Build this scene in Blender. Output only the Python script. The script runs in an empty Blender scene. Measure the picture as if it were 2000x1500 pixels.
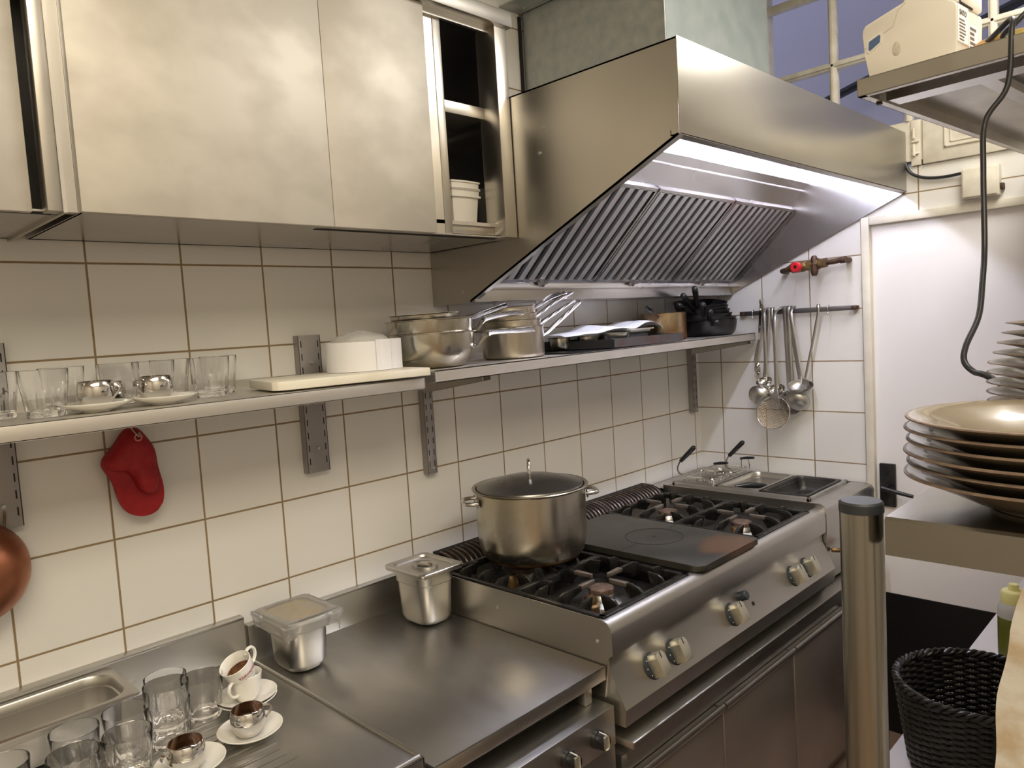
import bpy, bmesh, math, random
from mathutils import Vector, Matrix, noise
random.seed(4)
PI=math.pi
S=bpy.context.scene
COL=S.collection
# ------------------------------------------------------------------ camera
cd=bpy.data.cameras.new('camera'); cam=bpy.data.objects.new('camera',cd); COL.objects.link(cam)
cam.location=(-0.5144,-1.7646,1.6608); cam.rotation_euler=(1.49438,0.060882,-0.792465)
cd.sensor_width=36; cd.lens=26.3184; cd.clip_start=.02; S.camera=cam
# ------------------------------------------------------------------ world, lights, exposure
W=bpy.data.worlds.new('dusk'); S.world=W; W.use_nodes=True
W.node_tree.nodes['Background'].inputs[0].default_value=(.34,.35,.46,1)
W.node_tree.nodes['Background'].inputs[1].default_value=1.0
def area(name,loc,rot,sx,sy,power,col):
    l=bpy.data.lights.new(name,'AREA'); l.shape='RECTANGLE'; l.size=sx; l.size_y=sy; l.energy=power; l.color=col
    o=bpy.data.objects.new(name,l); COL.objects.link(o); o.location=loc; o.rotation_euler=rot; return o
area('ceiling_panel_light',(-.75,-2.25,2.96),(0,0,0),1.9,1.3,38,(1,.88,.685))
area('ceiling_panel_light',(1.60,-1.62,2.96),(0,0,0),1.0,.6,17,(1,.95,.87))
S.view_settings.view_transform='Standard'; S.view_settings.look='None'; S.view_settings.gamma=1; S.view_settings.use_curve_mapping=False
S.view_settings.exposure=0.85
# ------------------------------------------------------------------ materials
def P(m): return m.node_tree.nodes['Principled BSDF']
def mat(name,col,rough=.5,metal=0,trans=0,ior=1.45,emit=None,es=0,coat=0,alpha=1,spec=None):
    m=bpy.data.materials.new(name); m.use_nodes=True; b=P(m); i=b.inputs
    i['Base Color'].default_value=(*col,1); i['Roughness'].default_value=rough; i['Metallic'].default_value=metal
    i['Transmission Weight'].default_value=trans; i['IOR'].default_value=ior; i['Alpha'].default_value=alpha
    i['Coat Weight'].default_value=coat
    if spec is not None: i['Specular IOR Level'].default_value=spec
    if emit: i['Emission Color'].default_value=(*emit,1); i['Emission Strength'].default_value=es
    return m
def nd(m,t,**k):
    n=m.node_tree.nodes.new(t)
    for a,v in k.items(): setattr(n,a,v)
    return n
def lk(m,a,b): m.node_tree.links.new(a,b)
def mottled(name,c1,c2,scale=8,r1=.3,r2=.45,metal=0,bump=0,detail=4,stretch=(1,1,1),lo=.35,hi=.65,coord='Object',**k):
    """two colours and two roughnesses blended by noise, with an optional bump"""
    m=mat(name,c1,r1,metal,**k); b=P(m)
    tc=nd(m,'ShaderNodeTexCoord'); mp=nd(m,'ShaderNodeMapping'); mp.inputs['Scale'].default_value=stretch
    nz=nd(m,'ShaderNodeTexNoise'); nz.inputs['Scale'].default_value=scale; nz.inputs['Detail'].default_value=detail
    lk(m,tc.outputs[coord],mp.inputs[0]); lk(m,mp.outputs[0],nz.inputs['Vector'])
    mr=nd(m,'ShaderNodeMapRange'); mr.inputs[1].default_value=lo; mr.inputs[2].default_value=hi; lk(m,nz.outputs['Fac'],mr.inputs[0])
    mx=nd(m,'ShaderNodeMix',data_type='RGBA'); mx.inputs['A'].default_value=(*c1,1); mx.inputs['B'].default_value=(*c2,1)
    lk(m,mr.outputs[0],mx.inputs['Factor']); lk(m,mx.outputs['Result'],b.inputs['Base Color'])
    m2=nd(m,'ShaderNodeMapRange'); m2.inputs[3].default_value=r1; m2.inputs[4].default_value=r2; lk(m,mr.outputs[0],m2.inputs[0]); lk(m,m2.outputs[0],b.inputs['Roughness'])
    if bump:
        bp=nd(m,'ShaderNodeBump'); bp.inputs['Strength'].default_value=bump; bp.inputs['Distance'].default_value=.002
        lk(m,nz.outputs['Fac'],bp.inputs['Height']); lk(m,bp.outputs[0],b.inputs['Normal'])
    return m
def tile_mat(name,axis,off):
    m=mat(name,(.74,.72,.69),.12); b=P(m)
    g=nd(m,'ShaderNodeNewGeometry'); sp=nd(m,'ShaderNodeSeparateXYZ'); lk(m,g.outputs['Position'],sp.inputs[0])
    def cell(out,o):
        a=nd(m,'ShaderNodeMath',operation='ADD'); a.inputs[1].default_value=-o; lk(m,out,a.inputs[0])
        d=nd(m,'ShaderNodeMath',operation='DIVIDE'); d.inputs[1].default_value=.2; lk(m,a.outputs[0],d.inputs[0])
        f=nd(m,'ShaderNodeMath',operation='FRACT'); lk(m,d.outputs[0],f.inputs[0])
        s=nd(m,'ShaderNodeMath',operation='SUBTRACT'); s.inputs[0].default_value=.5; lk(m,f.outputs[0],s.inputs[1])
        ab=nd(m,'ShaderNodeMath',operation='ABSOLUTE'); lk(m,s.outputs[0],ab.inputs[0])
        fl=nd(m,'ShaderNodeMath',operation='FLOOR'); lk(m,d.outputs[0],fl.inputs[0])
        return ab.outputs[0],fl.outputs[0]
    a1,f1=cell(sp.outputs[axis],off); a2,f2=cell(sp.outputs['Z'],.05)
    mx=nd(m,'ShaderNodeMath',operation='MAXIMUM'); lk(m,a1,mx.inputs[0]); lk(m,a2,mx.inputs[1])
    nz=nd(m,'ShaderNodeTexNoise'); nz.inputs['Scale'].default_value=45; lk(m,g.outputs['Position'],nz.inputs['Vector'])
    wo=nd(m,'ShaderNodeMath',operation='MULTIPLY_ADD'); wo.inputs[1].default_value=.004; lk(m,nz.outputs['Fac'],wo.inputs[0]); lk(m,mx.outputs[0],wo.inputs[2])
    mk=nd(m,'ShaderNodeMapRange',interpolation_type='SMOOTHSTEP'); mk.inputs[1].default_value=.4875; mk.inputs[2].default_value=.494; lk(m,wo.outputs[0],mk.inputs[0])
    cb=nd(m,'ShaderNodeCombineXYZ'); lk(m,f1,cb.inputs[0]); lk(m,f2,cb.inputs[1])
    wn=nd(m,'ShaderNodeTexWhiteNoise'); lk(m,cb.outputs[0],wn.inputs['Vector'])
    tc=nd(m,'ShaderNodeMix',data_type='RGBA'); tc.inputs['A'].default_value=(.76,.74,.70,1); tc.inputs['B'].default_value=(.70,.685,.65,1); lk(m,wn.outputs['Value'],tc.inputs['Factor'])
    gc=nd(m,'ShaderNodeMix',data_type='RGBA'); gc.inputs['A'].default_value=(.20,.13,.065,1); gc.inputs['B'].default_value=(.33,.245,.14,1)
    n2=nd(m,'ShaderNodeTexNoise'); n2.inputs['Scale'].default_value=9; lk(m,g.outputs['Position'],n2.inputs['Vector']); lk(m,n2.outputs['Fac'],gc.inputs['Factor'])
    fx=nd(m,'ShaderNodeMix',data_type='RGBA'); lk(m,mk.outputs[0],fx.inputs['Factor']); lk(m,tc.outputs['Result'],fx.inputs['A']); lk(m,gc.outputs['Result'],fx.inputs['B'])
    lk(m,fx.outputs['Result'],b.inputs['Base Color'])
    rr=nd(m,'ShaderNodeMapRange'); rr.inputs[3].default_value=.16; rr.inputs[4].default_value=.8; lk(m,mk.outputs[0],rr.inputs[0]); lk(m,rr.outputs[0],b.inputs['Roughness'])
    wv=nd(m,'ShaderNodeTexNoise'); wv.inputs['Scale'].default_value=5; lk(m,g.outputs['Position'],wv.inputs['Vector'])
    h=nd(m,'ShaderNodeMath',operation='SUBTRACT'); lk(m,wv.outputs['Fac'],h.inputs[0]); lk(m,mk.outputs[0],h.inputs[1])
    bp=nd(m,'ShaderNodeBump'); bp.inputs['Strength'].default_value=.35; bp.inputs['Distance'].default_value=.0015; lk(m,h.outputs[0],bp.inputs['Height']); lk(m,bp.outputs[0],b.inputs['Normal'])
    return m
STEEL=(.56,.545,.515)
M={}
M['tileA']=tile_mat('white_tile_long_wall','X',0.0)
M['tileB']=tile_mat('white_tile_end_wall','Y',-.1121)
M['steel']=mottled('brushed_steel',STEEL,(.52,.505,.475),4,.32,.40,1,0,detail=2,lo=.25,hi=.75)
M['steel_h']=mottled('brushed_steel_flat',(.56,.55,.525),(.49,.48,.46),7,.30,.38,1,0,detail=5,stretch=(2.5,1,1),lo=.3,hi=.7)
M['cab']=mottled('smeared_cabinet_steel',(.62,.59,.53),(.53,.50,.445),7,.53,.57,.55,0,detail=8,stretch=(1,1,1.3),lo=.4,hi=.62)
M['cabedge']=mottled('cabinet_edge_steel',(.58,.55,.50),(.52,.50,.46),9,.3,.4,1)
M['hood']=mottled('hood_steel',(.52,.495,.45),(.48,.46,.42),2.5,.30,.37,1,0,detail=2,lo=.25,hi=.75)
M['hoodin']=mottled('hood_inner_steel',(.58,.57,.57),(.54,.53,.53),4,.22,.28,1,0,detail=2)
M['baffle']=mat('filter_steel',(.66,.65,.65),.42,1)
M['upright']=mat('grey_upright_steel',(.33,.31,.30),.45,.5)
M['shelfs']=mottled('shelf_steel',(.64,.61,.56),(.58,.55,.50),6,.40,.48,.75,0)
M['galv']=mottled('galvanised_duct',(.42,.46,.45),(.56,.57,.54),26,.45,.6,.7,.15,detail=6)
M['galvb']=mottled('darker_duct_front',(.33,.38,.37),(.38,.42,.41),14,.5,.6,.3,.1)  # darker, less metallic tone for the front of the duct
M['polish']=mat('polished_steel',(.66,.64,.61),.09,1)
M['pan']=mottled('used_pan_steel',(.56,.54,.49),(.46,.42,.33),5,.17,.30,1,0)
M['panburn']=mottled('scorched_pan_steel',(.46,.42,.35),(.22,.14,.08),9,.28,.45,.95,0,lo=.52,hi=.75)
M['potsteel']=mottled('stained_pot_steel',(.50,.47,.40),(.42,.37,.27),5,.24,.34,1,0,stretch=(1,1,1.5))
M['post']=mat('post_steel',(.33,.315,.275),.22,1)
M['lowdoor']=mottled('brown_tinted_steel',(.56,.50,.44),(.50,.44,.38),3,.34,.44,.85,0)
M['railm']=mat('dull_rail_steel',(.16,.15,.15),.4,.8)
M['slot']=mat('slot_shadow_black',(.01,.01,.01),.8)
M['black']=mat('black_enamel',(.012,.012,.013),.32)
M['blackplastic']=mat('black_plastic',(.012,.012,.014),.25)
M['iron']=mottled('greasy_cast_iron',(.008,.008,.008),(.016,.014,.012),30,.22,.38,0,.15)
M['fing']=mottled('worn_iron_tips',(.26,.22,.19),(.12,.10,.09),25,.35,.5,.6,.2)
M['deck']=mottled('sooty_deck_and_gap_shade',(.030,.027,.025),(.075,.070,.066),12,.28,.5,.6,.1)  # also serves as painted shade between the hood filter strips
M['rustcap']=mottled('rusty_burner_cap',(.16,.10,.07),(.09,.06,.05),60,.6,.8,.2,.4)
M['brassold']=mottled('old_brass',(.30,.20,.08),(.10,.06,.035),35,.4,.6,.8,.4)
M['bronze']=mottled('brown_corroded_pipe',(.13,.075,.05),(.06,.035,.025),40,.4,.6,.6,.4)
M['redknob']=mat('red_plastic_knob',(.62,.02,.03),.25)
M['redsil']=mottled('red_silicone',(.33,.006,.010),(.27,.005,.008),60,.55,.65,0,.25)
M['copper']=mottled('hammered_copper',(.52,.21,.11),(.27,.095,.045),7,.30,.48,1,.35)
M['white']=mat('white_porcelain',(.84,.82,.76),.12,coat=.3)
M['whiteplastic']=mat('white_plastic',(.80,.78,.72),.35)
M['paper']=mat('white_paper',(.84,.84,.86),.7)
M['board']=mottled('white_nylon_board',(.82,.79,.68),(.72,.66,.50),7,.45,.55,0,.1,lo=.5,hi=.75)
M['glass']=mat('clear_glass',(1,1,1),.0,trans=1,ior=1.42)
M['pane']=mat('window_glass',(.9,.92,1),.03,trans=1,ior=1.02)
M['coffee']=mottled('coffee_remains',(.20,.085,.03),(.09,.035,.012),120,.3,.5,0,0)
M['text']=mat('red_print',(.35,.02,.05),.5)
M['ink']=mat('grey_print',(.12,.11,.10),.6)
M['winpaint']=mottled('chipped_cream_paint',(.70,.66,.56),(.60,.55,.45),18,.45,.6,0,.6)
M['wallpaint']=mat('plain_wall_paint',(.60,.57,.52),.7)
M['doorp']=mat('white_door_paint',(.80,.78,.77),.35)
M['casing']=mottled('cream_casing_paint',(.66,.62,.52),(.58,.54,.45),12,.4,.5,0,.2)
M['floor']=mottled('brown_floor_tiles',(.40,.29,.22),(.30,.21,.16),6,.4,.6)
M['ceil']=mat('ceiling_paint',(.70,.67,.60),.8)
M['greyplastic']=mat('grey_plastic_bezel',(.030,.036,.043),.35)
M['knobface']=mat('pale_metal_knob',(.55,.53,.44),.32,.75)
M['cap']=mat('dark_grey_cap',(.022,.025,.030),.4)
M['stone']=mottled('brown_stoneware',(.235,.195,.14),(.195,.16,.115),14,.14,.24,0,.04,coat=.4)
M['stonerim']=mottled('worn_brown_rim',(.20,.14,.10),(.13,.09,.07),60,.3,.4)
M['cable']=mat('black_cable',(.02,.02,.022),.35)
M['wicker']=mottled('black_wicker',(.006,.006,.006),(.017,.016,.015),40,.30,.45)
M['cloth']=mottled('stained_beige_cloth',(.60,.58,.52),(.46,.37,.25),26,.85,.95,0,.7,detail=8,lo=.42,hi=.64)
M['oil']=mat('green_oil',(.13,.14,.02),.15,trans=.25)
M['capy']=mat('yellow_cap',(.66,.62,.26),.4)
M['clearp']=mat('translucent_plastic',(.80,.80,.74),.35,trans=.5)
M['film']=mottled('cling_film',(.92,.92,.90),(.85,.85,.83),45,.08,.25,0,.6,trans=.86,ior=1.35)
M['plate']=mottled('solid_top_iron',(.05,.048,.042),(.075,.07,.06),7,.36,.5,.5,.12)
M['printer']=mat('cream_printer_plastic',(.78,.74,.65),.4)
M['bluewin']=mat('blue_smoked_window',(.10,.16,.30),.1)
M['worktopw']=mat('pale_worktop',(.62,.60,.61),.25,.2)
M['water']=mat('oily_water',(.34,.30,.14),.03,trans=.9,ior=1.33)
M['lamp']=mat('lit_tube',(1,1,1),.5,emit=(.78,.80,1),es=58)
M['tin']=mat('aluminium_foil',(.75,.75,.73),.25,1)
M['blackdoor']=mat('black_kick_panel',(.006,.006,.008),.3)
M['orangeprod']=mat('orange_product',(.45,.16,.04),.5)
# rust patch on the solid top
def rust(m):
    b=P(m); g=nd(m,'ShaderNodeNewGeometry'); nz=nd(m,'ShaderNodeTexNoise'); nz.inputs['Scale'].default_value=9; lk(m,g.outputs['Position'],nz.inputs['Vector'])
    ds=nd(m,'ShaderNodeVectorMath',operation='DISTANCE'); ds.inputs[1].default_value=(1.40,-.70,1.0); lk(m,g.outputs['Position'],ds.inputs[0])
    ad=nd(m,'ShaderNodeMath',operation='MULTIPLY_ADD'); ad.inputs[1].default_value=-.16; lk(m,nz.outputs['Fac'],ad.inputs[0]); lk(m,ds.outputs['Value'],ad.inputs[2])
    mr=nd(m,'ShaderNodeMapRange'); mr.inputs[1].default_value=.035; mr.inputs[2].default_value=-.005; lk(m,ad.outputs[0],mr.inputs[0])
    old=b.inputs['Base Color'].links[0].from_socket
    mx=nd(m,'ShaderNodeMix',data_type='RGBA'); mx.inputs['B'].default_value=(.13,.075,.045,1); lk(m,mr.outputs[0],mx.inputs['Factor']); lk(m,old,mx.inputs['A']); lk(m,mx.outputs['Result'],b.inputs['Base Color'])
rust(M['plate'])
# ------------------------------------------------------------------ mesh helpers
def catmull(pts,n=6,closed=False):
    pts=[Vector(p) for p in pts]; out=[]; N=len(pts)
    rng=range(N if closed else N-1)
    for i in rng:
        g=lambda k: pts[k%N] if closed else pts[max(0,min(N-1,k))]
        a,b,c,d=g(i-1),g(i),g(i+1),g(i+2)
        for j in range(n):
            t=j/n; out.append(.5*((2*b)+(c-a)*t+(2*a-5*b+4*c-d)*t*t+(3*b-a-3*c+d)*t**3))
    if not closed: out.append(pts[-1])
    return out
class MB:
    def __init__(s): s.b=bmesh.new(); s.n=0
    def mark(s): s.b.verts.ensure_lookup_table(); s.n=len(s.b.verts); return s
    def xf(s,mt):
        s.b.verts.ensure_lookup_table()
        for v in s.b.verts[s.n:]: v.co=mt@v.co
        return s
    def poly(s,pts):
        vs=[s.b.verts.new(p) for p in pts]; return s.b.faces.new(vs)
    def box(s,x0,y0,z0,x1,y1,z1,bev=0,seg=2):
        t=bmesh.new(); bmesh.ops.create_cube(t,size=1)
        for v in t.verts: v.co=Vector(((x0+x1)/2+v.co.x*(x1-x0),(y0+y1)/2+v.co.y*(y1-y0),(z0+z1)/2+v.co.z*(z1-z0)))
        if bev: bmesh.ops.bevel(t,geom=t.edges[:],offset=bev,segments=seg,affect='EDGES',profile=.5)
        s.merge(t); return s
    def merge(s,t,mt=None):
        t.verts.ensure_lookup_table(); mp={}
        for v in t.verts: mp[v]=s.b.verts.new(mt@v.co if mt else v.co)
        for f in t.faces:
            try: s.b.faces.new([mp[v] for v in f.verts])
            except ValueError: pass
        t.free()
    def prism(s,pts,axis,a0,a1,bev=0):
        """closed 2-D outline (the two other axes in xyz order) extruded along axis"""
        t=bmesh.new()
        def mk(p,a): return {'x':(a,p[0],p[1]),'y':(p[0],a,p[1]),'z':(p[0],p[1],a)}[axis]
        A=[t.verts.new(mk(p,a0)) for p in pts]; B=[t.verts.new(mk(p,a1)) for p in pts]; n=len(pts)
        t.faces.new(A); t.faces.new(B[::-1])
        for i in range(n): t.faces.new((A[i],B[i],B[(i+1)%n],A[(i+1)%n]))
        if bev:
            bmesh.ops.bevel(t,geom=[e for e in t.edges],offset=bev,segments=2,affect='EDGES',profile=.5)
        bmesh.ops.recalc_face_normals(t,faces=t.faces[:]); s.merge(t); return s
    def lathe(s,prof,c=(0,0,0),seg=32,mod=None,close=False,sx=1,sy=1):
        """profile of (radius,z); mod(radius,z,angle)->radius"""
        c=Vector(c); rings=[]
        for r,z in prof:
            if r<1e-6: rings.append([s.b.verts.new(c+Vector((0,0,z)))]); continue
            ring=[]
            for i in range(seg):
                a=2*PI*i/seg; rr=mod(r,z,a) if mod else r
                ring.append(s.b.verts.new(c+Vector((rr*math.cos(a)*sx,rr*math.sin(a)*sy,z))))
            rings.append(ring)
        if close: rings.append(rings[0])
        for A,B in zip(rings,rings[1:]):
            for i in range(seg):
                j=(i+1)%seg
                if len(A)==1 and len(B)==1: continue
                if len(A)==1: s.b.faces.new((A[0],B[i],B[j]))
                elif len(B)==1: s.b.faces.new((A[i],A[j],B[0]))
                else: s.b.faces.new((A[i],A[j],B[j],B[i]))
        return s
    def tube(s,pts,r,seg=8,closed=False,flat=1.0,caps=True):
        pts=[Vector(p) for p in pts]; n=len(pts); rad=r if isinstance(r,(list,tuple)) else [r]*n
        T=[]
        for i in range(n):
            a=pts[(i-1)%n] if closed or i>0 else pts[i]; b=pts[(i+1)%n] if closed or i<n-1 else pts[i]
            T.append((b-a).normalized() if (b-a).length>1e-9 else Vector((0,0,1)))
        up=Vector((0,0,1)) if abs(T[0].z)<.9 else Vector((1,0,0))
        N=(up-T[0]*up.dot(T[0])).normalized(); rings=[]
        for i in range(n):
            N=(N-T[i]*N.dot(T[i]))
            N=N.normalized() if N.length>1e-6 else T[i].orthogonal().normalized()
            B=T[i].cross(N); rr=rad[i]
            rings.append([s.b.verts.new(pts[i]+(N*math.cos(2*PI*k/seg)*flat+B*math.sin(2*PI*k/seg))*rr) for k in range(seg)])
        for i in range(n if closed else n-1):
            A,Bq=rings[i],rings[(i+1)%n]
            for k in range(seg):
                j=(k+1)%seg; s.b.faces.new((A[k],A[j],Bq[j],Bq[k]))
        if not closed and caps:
            s.b.faces.new(rings[0][::-1]); s.b.faces.new(rings[-1])
        return s
    def cyl(s,a,b,r,seg=20,r2=None): return s.tube([a,b],[r,r if r2 is None else r2],seg)
    def ring(s,c,R,r,seg=40,s2=8,mt=None):
        pts=[Vector((R*math.cos(2*PI*i/seg),R*math.sin(2*PI*i/seg),0)) for i in range(seg)]
        pts=[(mt@p if mt else p)+Vector(c) for p in pts]; return s.tube(pts,r,s2,closed=True)
    def sheet(s,f,nu,nv,th=0):
        """grid surface f(u,v) with thickness th along its normals"""
        P_=[[Vector(f(i/nu,j/nv)) for j in range(nv+1)] for i in range(nu+1)]
        G=[[s.b.verts.new(p) for p in row] for row in P_]
        for i in range(nu):
            for j in range(nv): s.b.faces.new((G[i][j],G[i+1][j],G[i+1][j+1],G[i][j+1]))
        if th:
            def nrm(i,j):
                du=P_[min(i+1,nu)][j]-P_[max(i-1,0)][j]; dv=P_[i][min(j+1,nv)]-P_[i][max(j-1,0)]
                c=du.cross(dv); return c.normalized() if c.length>1e-12 else Vector((0,0,1))
            H=[[s.b.verts.new(P_[i][j]-nrm(i,j)*th) for j in range(nv+1)] for i in range(nu+1)]
            for i in range(nu):
                for j in range(nv): s.b.faces.new((H[i][j],H[i][j+1],H[i+1][j+1],H[i+1][j]))
            for i in range(nu):
                s.b.faces.new((G[i][0],H[i][0],H[i+1][0],G[i+1][0])); s.b.faces.new((G[i][nv],G[i+1][nv],H[i+1][nv],H[i][nv]))
            for j in range(nv):
                s.b.faces.new((G[0][j],G[0][j+1],H[0][j+1],H[0][j])); s.b.faces.new((G[nu][j],H[nu][j],H[nu][j+1],G[nu][j+1]))
        return s
WORLD={}
def obj(name,mb,m,parent=None,local=False,smooth=40,mats=None):
    """one mesh object; vertices given in world space unless local"""
    bmesh.ops.recalc_face_normals(mb.b,faces=mb.b.faces[:])
    me=bpy.data.meshes.new(name); mb.b.to_mesh(me); mb.b.free()
    o=bpy.data.objects.new(name,me); COL.objects.link(o)
    me.materials.append(M[m] if isinstance(m,str) else m)
    if smooth:
        for p in me.polygons: p.use_smooth=True
        me.set_sharp_from_angle(angle=math.radians(smooth))
    w=WORLD.get(parent.name,Vector()) if parent else Vector()
    if parent: o.parent=parent
    if not local:
        if parent is None:      # put the origin of a free-standing mesh at its base
            xs=[v.co for v in me.vertices]; lo=[min(c[i] for c in xs) for i in range(3)]; hi=[max(c[i] for c in xs) for i in range(3)]
            b=Vector(((lo[0]+hi[0])/2,(lo[1]+hi[1])/2,lo[2])); me.transform(Matrix.Translation(-b)); o.location=b; WORLD[o.name]=b
        else:
            me.transform(Matrix.Translation(-w)); WORLD[o.name]=w
    else: WORLD[o.name]=Vector() if parent is None else w
    return o
def tag(o,label,cat,group=None):
    o['label']=label; o['category']=cat
    if group: o['group']=group
    return o
def thing(name,label,cat,loc,group=None,rot=None):
    o=bpy.data.objects.new(name,None); o.empty_display_size=.05; COL.objects.link(o); o.location=loc
    if rot: o.rotation_euler=rot
    WORLD[o.name]=Vector(loc); return tag(o,label,cat,group)
def struct(name,mb,m,parent=None,**k):
    o=obj(name,mb,m,parent,**k)
    if parent is None: o['kind']='structure'
    return o
def dup(root,loc,label,rot=None,group=None,name=None,scale=None):
    r=root.copy(); COL.objects.link(r); r.location=loc; r['label']=label
    if name: r.name=name
    if rot is not None: r.rotation_euler=rot
    if scale is not None: r.scale=(scale,)*3
    if group: r['group']=group
    for ch in list(root.children):
        c=ch.copy(); COL.objects.link(c); c.parent=r
        for g in list(ch.children):
            d=g.copy(); COL.objects.link(d); d.parent=c
    return r
def textmesh(txt,size,depth=.0004,bold=False):
    cu=bpy.data.curves.new('t','FONT'); cu.body=txt; cu.size=size; cu.extrude=depth; cu.align_x='CENTER'; cu.align_y='CENTER'
    if bold: cu.offset=size*.015
    o=bpy.data.objects.new('t',cu); COL.objects.link(o); dg=bpy.context.evaluated_depsgraph_get()
    me=bpy.data.meshes.new_from_object(o.evaluated_get(dg)); bpy.data.objects.remove(o)
    mb=MB(); mb.b.from_mesh(me); return mb
# ================================================================== ROOM
XE=2.447
mb=MB().box(-2.5,-3.3,-.1,2.7,.15,0); struct('floor',mb,'floor')
mb=MB().box(-2.5,-3.3,3.0,2.7,.15,3.1); struct('ceiling',mb,'ceil')
mb=MB().box(-2.5,0,0,2.65,.12,3.0); struct('wall_left',mb,'tileA',smooth=0)
mb=MB()
mb.box(XE,-.715,0,XE+.12,0,2.16)                 # tiled part left of the door
mb.box(XE,-1.75,1.980,XE+.12,-.7152,2.1405)         # strip over the door
mb.box(XE,-3.3,0,XE+.12,-1.75,3.0)
mb.box(XE,-.300,2.16,XE+.12,0,3.0)
struct('wall_back',mb,'tileB',smooth=0)
mb=MB().box(-2.5,-3.4,0,2.6,-3.3,3.0); struct('wall_right',mb,'wallpaint')
mb=MB().box(-2.6,-3.4,0,-2.5,.15,3.0); struct('wall_front',mb,'wallpaint')
# door with casing
mb=MB()
mb.box(XE-.012,-.745,0,XE+.05,-.715,1.985,.003); mb.box(XE-.0118,-1.7295,1.955,XE+.049,-.7455,1.9845,.003); mb.box(XE-.012,-1.76,0,XE+.05,-1.73,1.985,.003)
struct('trim_1',mb,'casing')
d=struct('door_1',MB().box(XE+.012,-1.73,.556,XE+.05,-.745,1.955),'doorp')
obj('kick_panel',MB().box(XE+.008,-1.73,0.003,XE+.05,-.745,.555),'blackdoor',d)
mb=MB().box(XE-.004,-.815,.895,XE+.012,-.758,1.060,.004); h=obj('door_handle',mb,'blackplastic',d)
mb=MB(); mb.cyl((XE-.004,-.785,.975),(XE-.05,-.785,.975),.009); mb.tube([(XE-.05,-.780,.975),(XE-.052,-.83,.966),(XE-.05,-.89,.955)],[.010,.008,.007],10); mb.cyl((XE-.004,-.785,1.03),(XE-.008,-.785,1.03),.007)
obj('lever',mb,'black',h)
# window over the door
win=struct('window_1',(lambda b:(b.box(XE-.006,-1.75,2.16,XE+.06,-.300,2.30),b.box(XE-.02,-.372,2.30,XE+.06,-.300,3.0,.004),b.box(XE-.028,-.322,2.30,XE-.018,-.306,3.0,.002),
   b.box(XE-.028,-.368,2.30,XE-.018,-.356,3.0,.002),b)[-1])(MB()),'winpaint')
mb=MB()
for y in (-.626,-.885,-1.145,-1.405): mb.box(XE-.006,y-.013,2.30,XE+.03,y+.013,3.0,.004); mb.box(XE-.012,y-.006,2.30,XE+.03,y+.006,3.0,.002)
mb.box(XE-.004,-1.75,2.552,XE+.03,-.36,2.58,.004); mb.box(XE-.012,-1.75,2.560,XE+.03,-.36,2.572,.002); mb.box(XE-.004,-1.75,2.83,XE+.03,-.36,2.86,.004)
obj('muntins',mb,'winpaint',win)
obj('glass_pane',MB().box(XE+.012,-1.75,2.30,XE+.016,-.36,3.0),'pane',win)
# dusky light well outside the window
struct('trim_4',MB().box(XE+.9,-3.3,1.9,XE+.95,.6,4.2),mat('bluish_dusk_wall',(.45,.43,.47),.8))
mb=MB(); mb.tube([(XE+.6,-.2,2.56),(XE+.6,-2.5,3.15)],.02,8); struct('trim_5',mb,'cable')
# painted wood rail under the window, with moulding and hinge
mb=MB(); mb.box(XE-.010,-.925,2.142,XE+.05,-.893,2.300,.002); mb.box(XE-.014,-1.75,2.142,XE+.05,-.932,2.300,.003)
mb.box(XE-.020,-1.70,2.185,XE-.012,-1.00,2.192,.002); mb.box(XE-.020,-1.008,2.185,XE-.012,-1.00,2.30,.002); mb.box(XE-.017,-1.70,2.20,XE-.012,-1.018,2.205,.001); mb.box(XE-.017,-1.022,2.20,XE-.012,-1.018,2.30,.001)
mb.tube([(XE-.018,-.905,2.175),(XE-.018,-.905,2.215)],.005,8); mb.tube([(XE-.018,-.905,2.235),(XE-.018,-.905,2.27)],.005,8); mb.box(XE-.018,-.92,2.222,XE-.008,-.897,2.228,.001); mb.box(XE-.018,-.92,2.18,XE-.008,-.897,2.186,.001)
struct('trim_2',mb,'winpaint')
# ================================================================== WALL CABINETS
c=thing('wall_cabinet','wide stainless wall cabinet with sliding doors, right end open beside the extractor hood','cabinet',(.42,0,1.894))
ZB,ZT=1.896,2.462
mb=MB()
mb.box(-.104,-.352,ZB,.938,-.001,ZB+.003); mb.box(-.104,-.352,ZT-.02,.938,-.001,ZT)
mb.box(-.104,-.012,ZB,.938,-.001,ZT); mb.box(-.106,-.352,ZB,-.100,-.001,ZT); mb.box(.932,-.352,ZB,.938,-.001,ZT)
mb.box(.62,-.34,1.925,.90,-.012,1.934)
obj('carcass',mb,'hoodin',c)
mb=MB(); mb.box(-.118,-.384,2.435,.955,-.334,2.475,.003); mb.box(-.118,-.35,2.420,.90,-.34,2.436)
obj('top_rail',mb,'cabedge',c)
obj('end_stile',MB().box(.898,-.372,1.895,.941,-.30,2.437,.0025),'cabedge',c)
obj('sliding_door',MB().box(-.104,-.364,1.897,.3855,-.345,2.434,.0015),'cab',c)
obj('sliding_door',MB().box(.3865,-.364,1.897,.671,-.345,2.434,.0015),'cab',c)
mb=MB(); mb.box(.716,-.342,1.899,.741,-.32,2.434,.002); mb.box(.40,-.340,1.899,.716,-.330,2.434)
obj('rear_door',mb,'cabedge',c)
mb=MB(); mb.box(.742,-.31,2.208,.898,-.012,2.214); mb.box(.742,-.318,2.208,.898,-.308,2.238,.001)
obj('shelf',mb,'cabedge',c)
mb=MB(); mb.box(.742,-.33,1.904,.898,-.32,1.936,.001)
obj('bottom_sill',mb,'cabedge',c)
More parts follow.
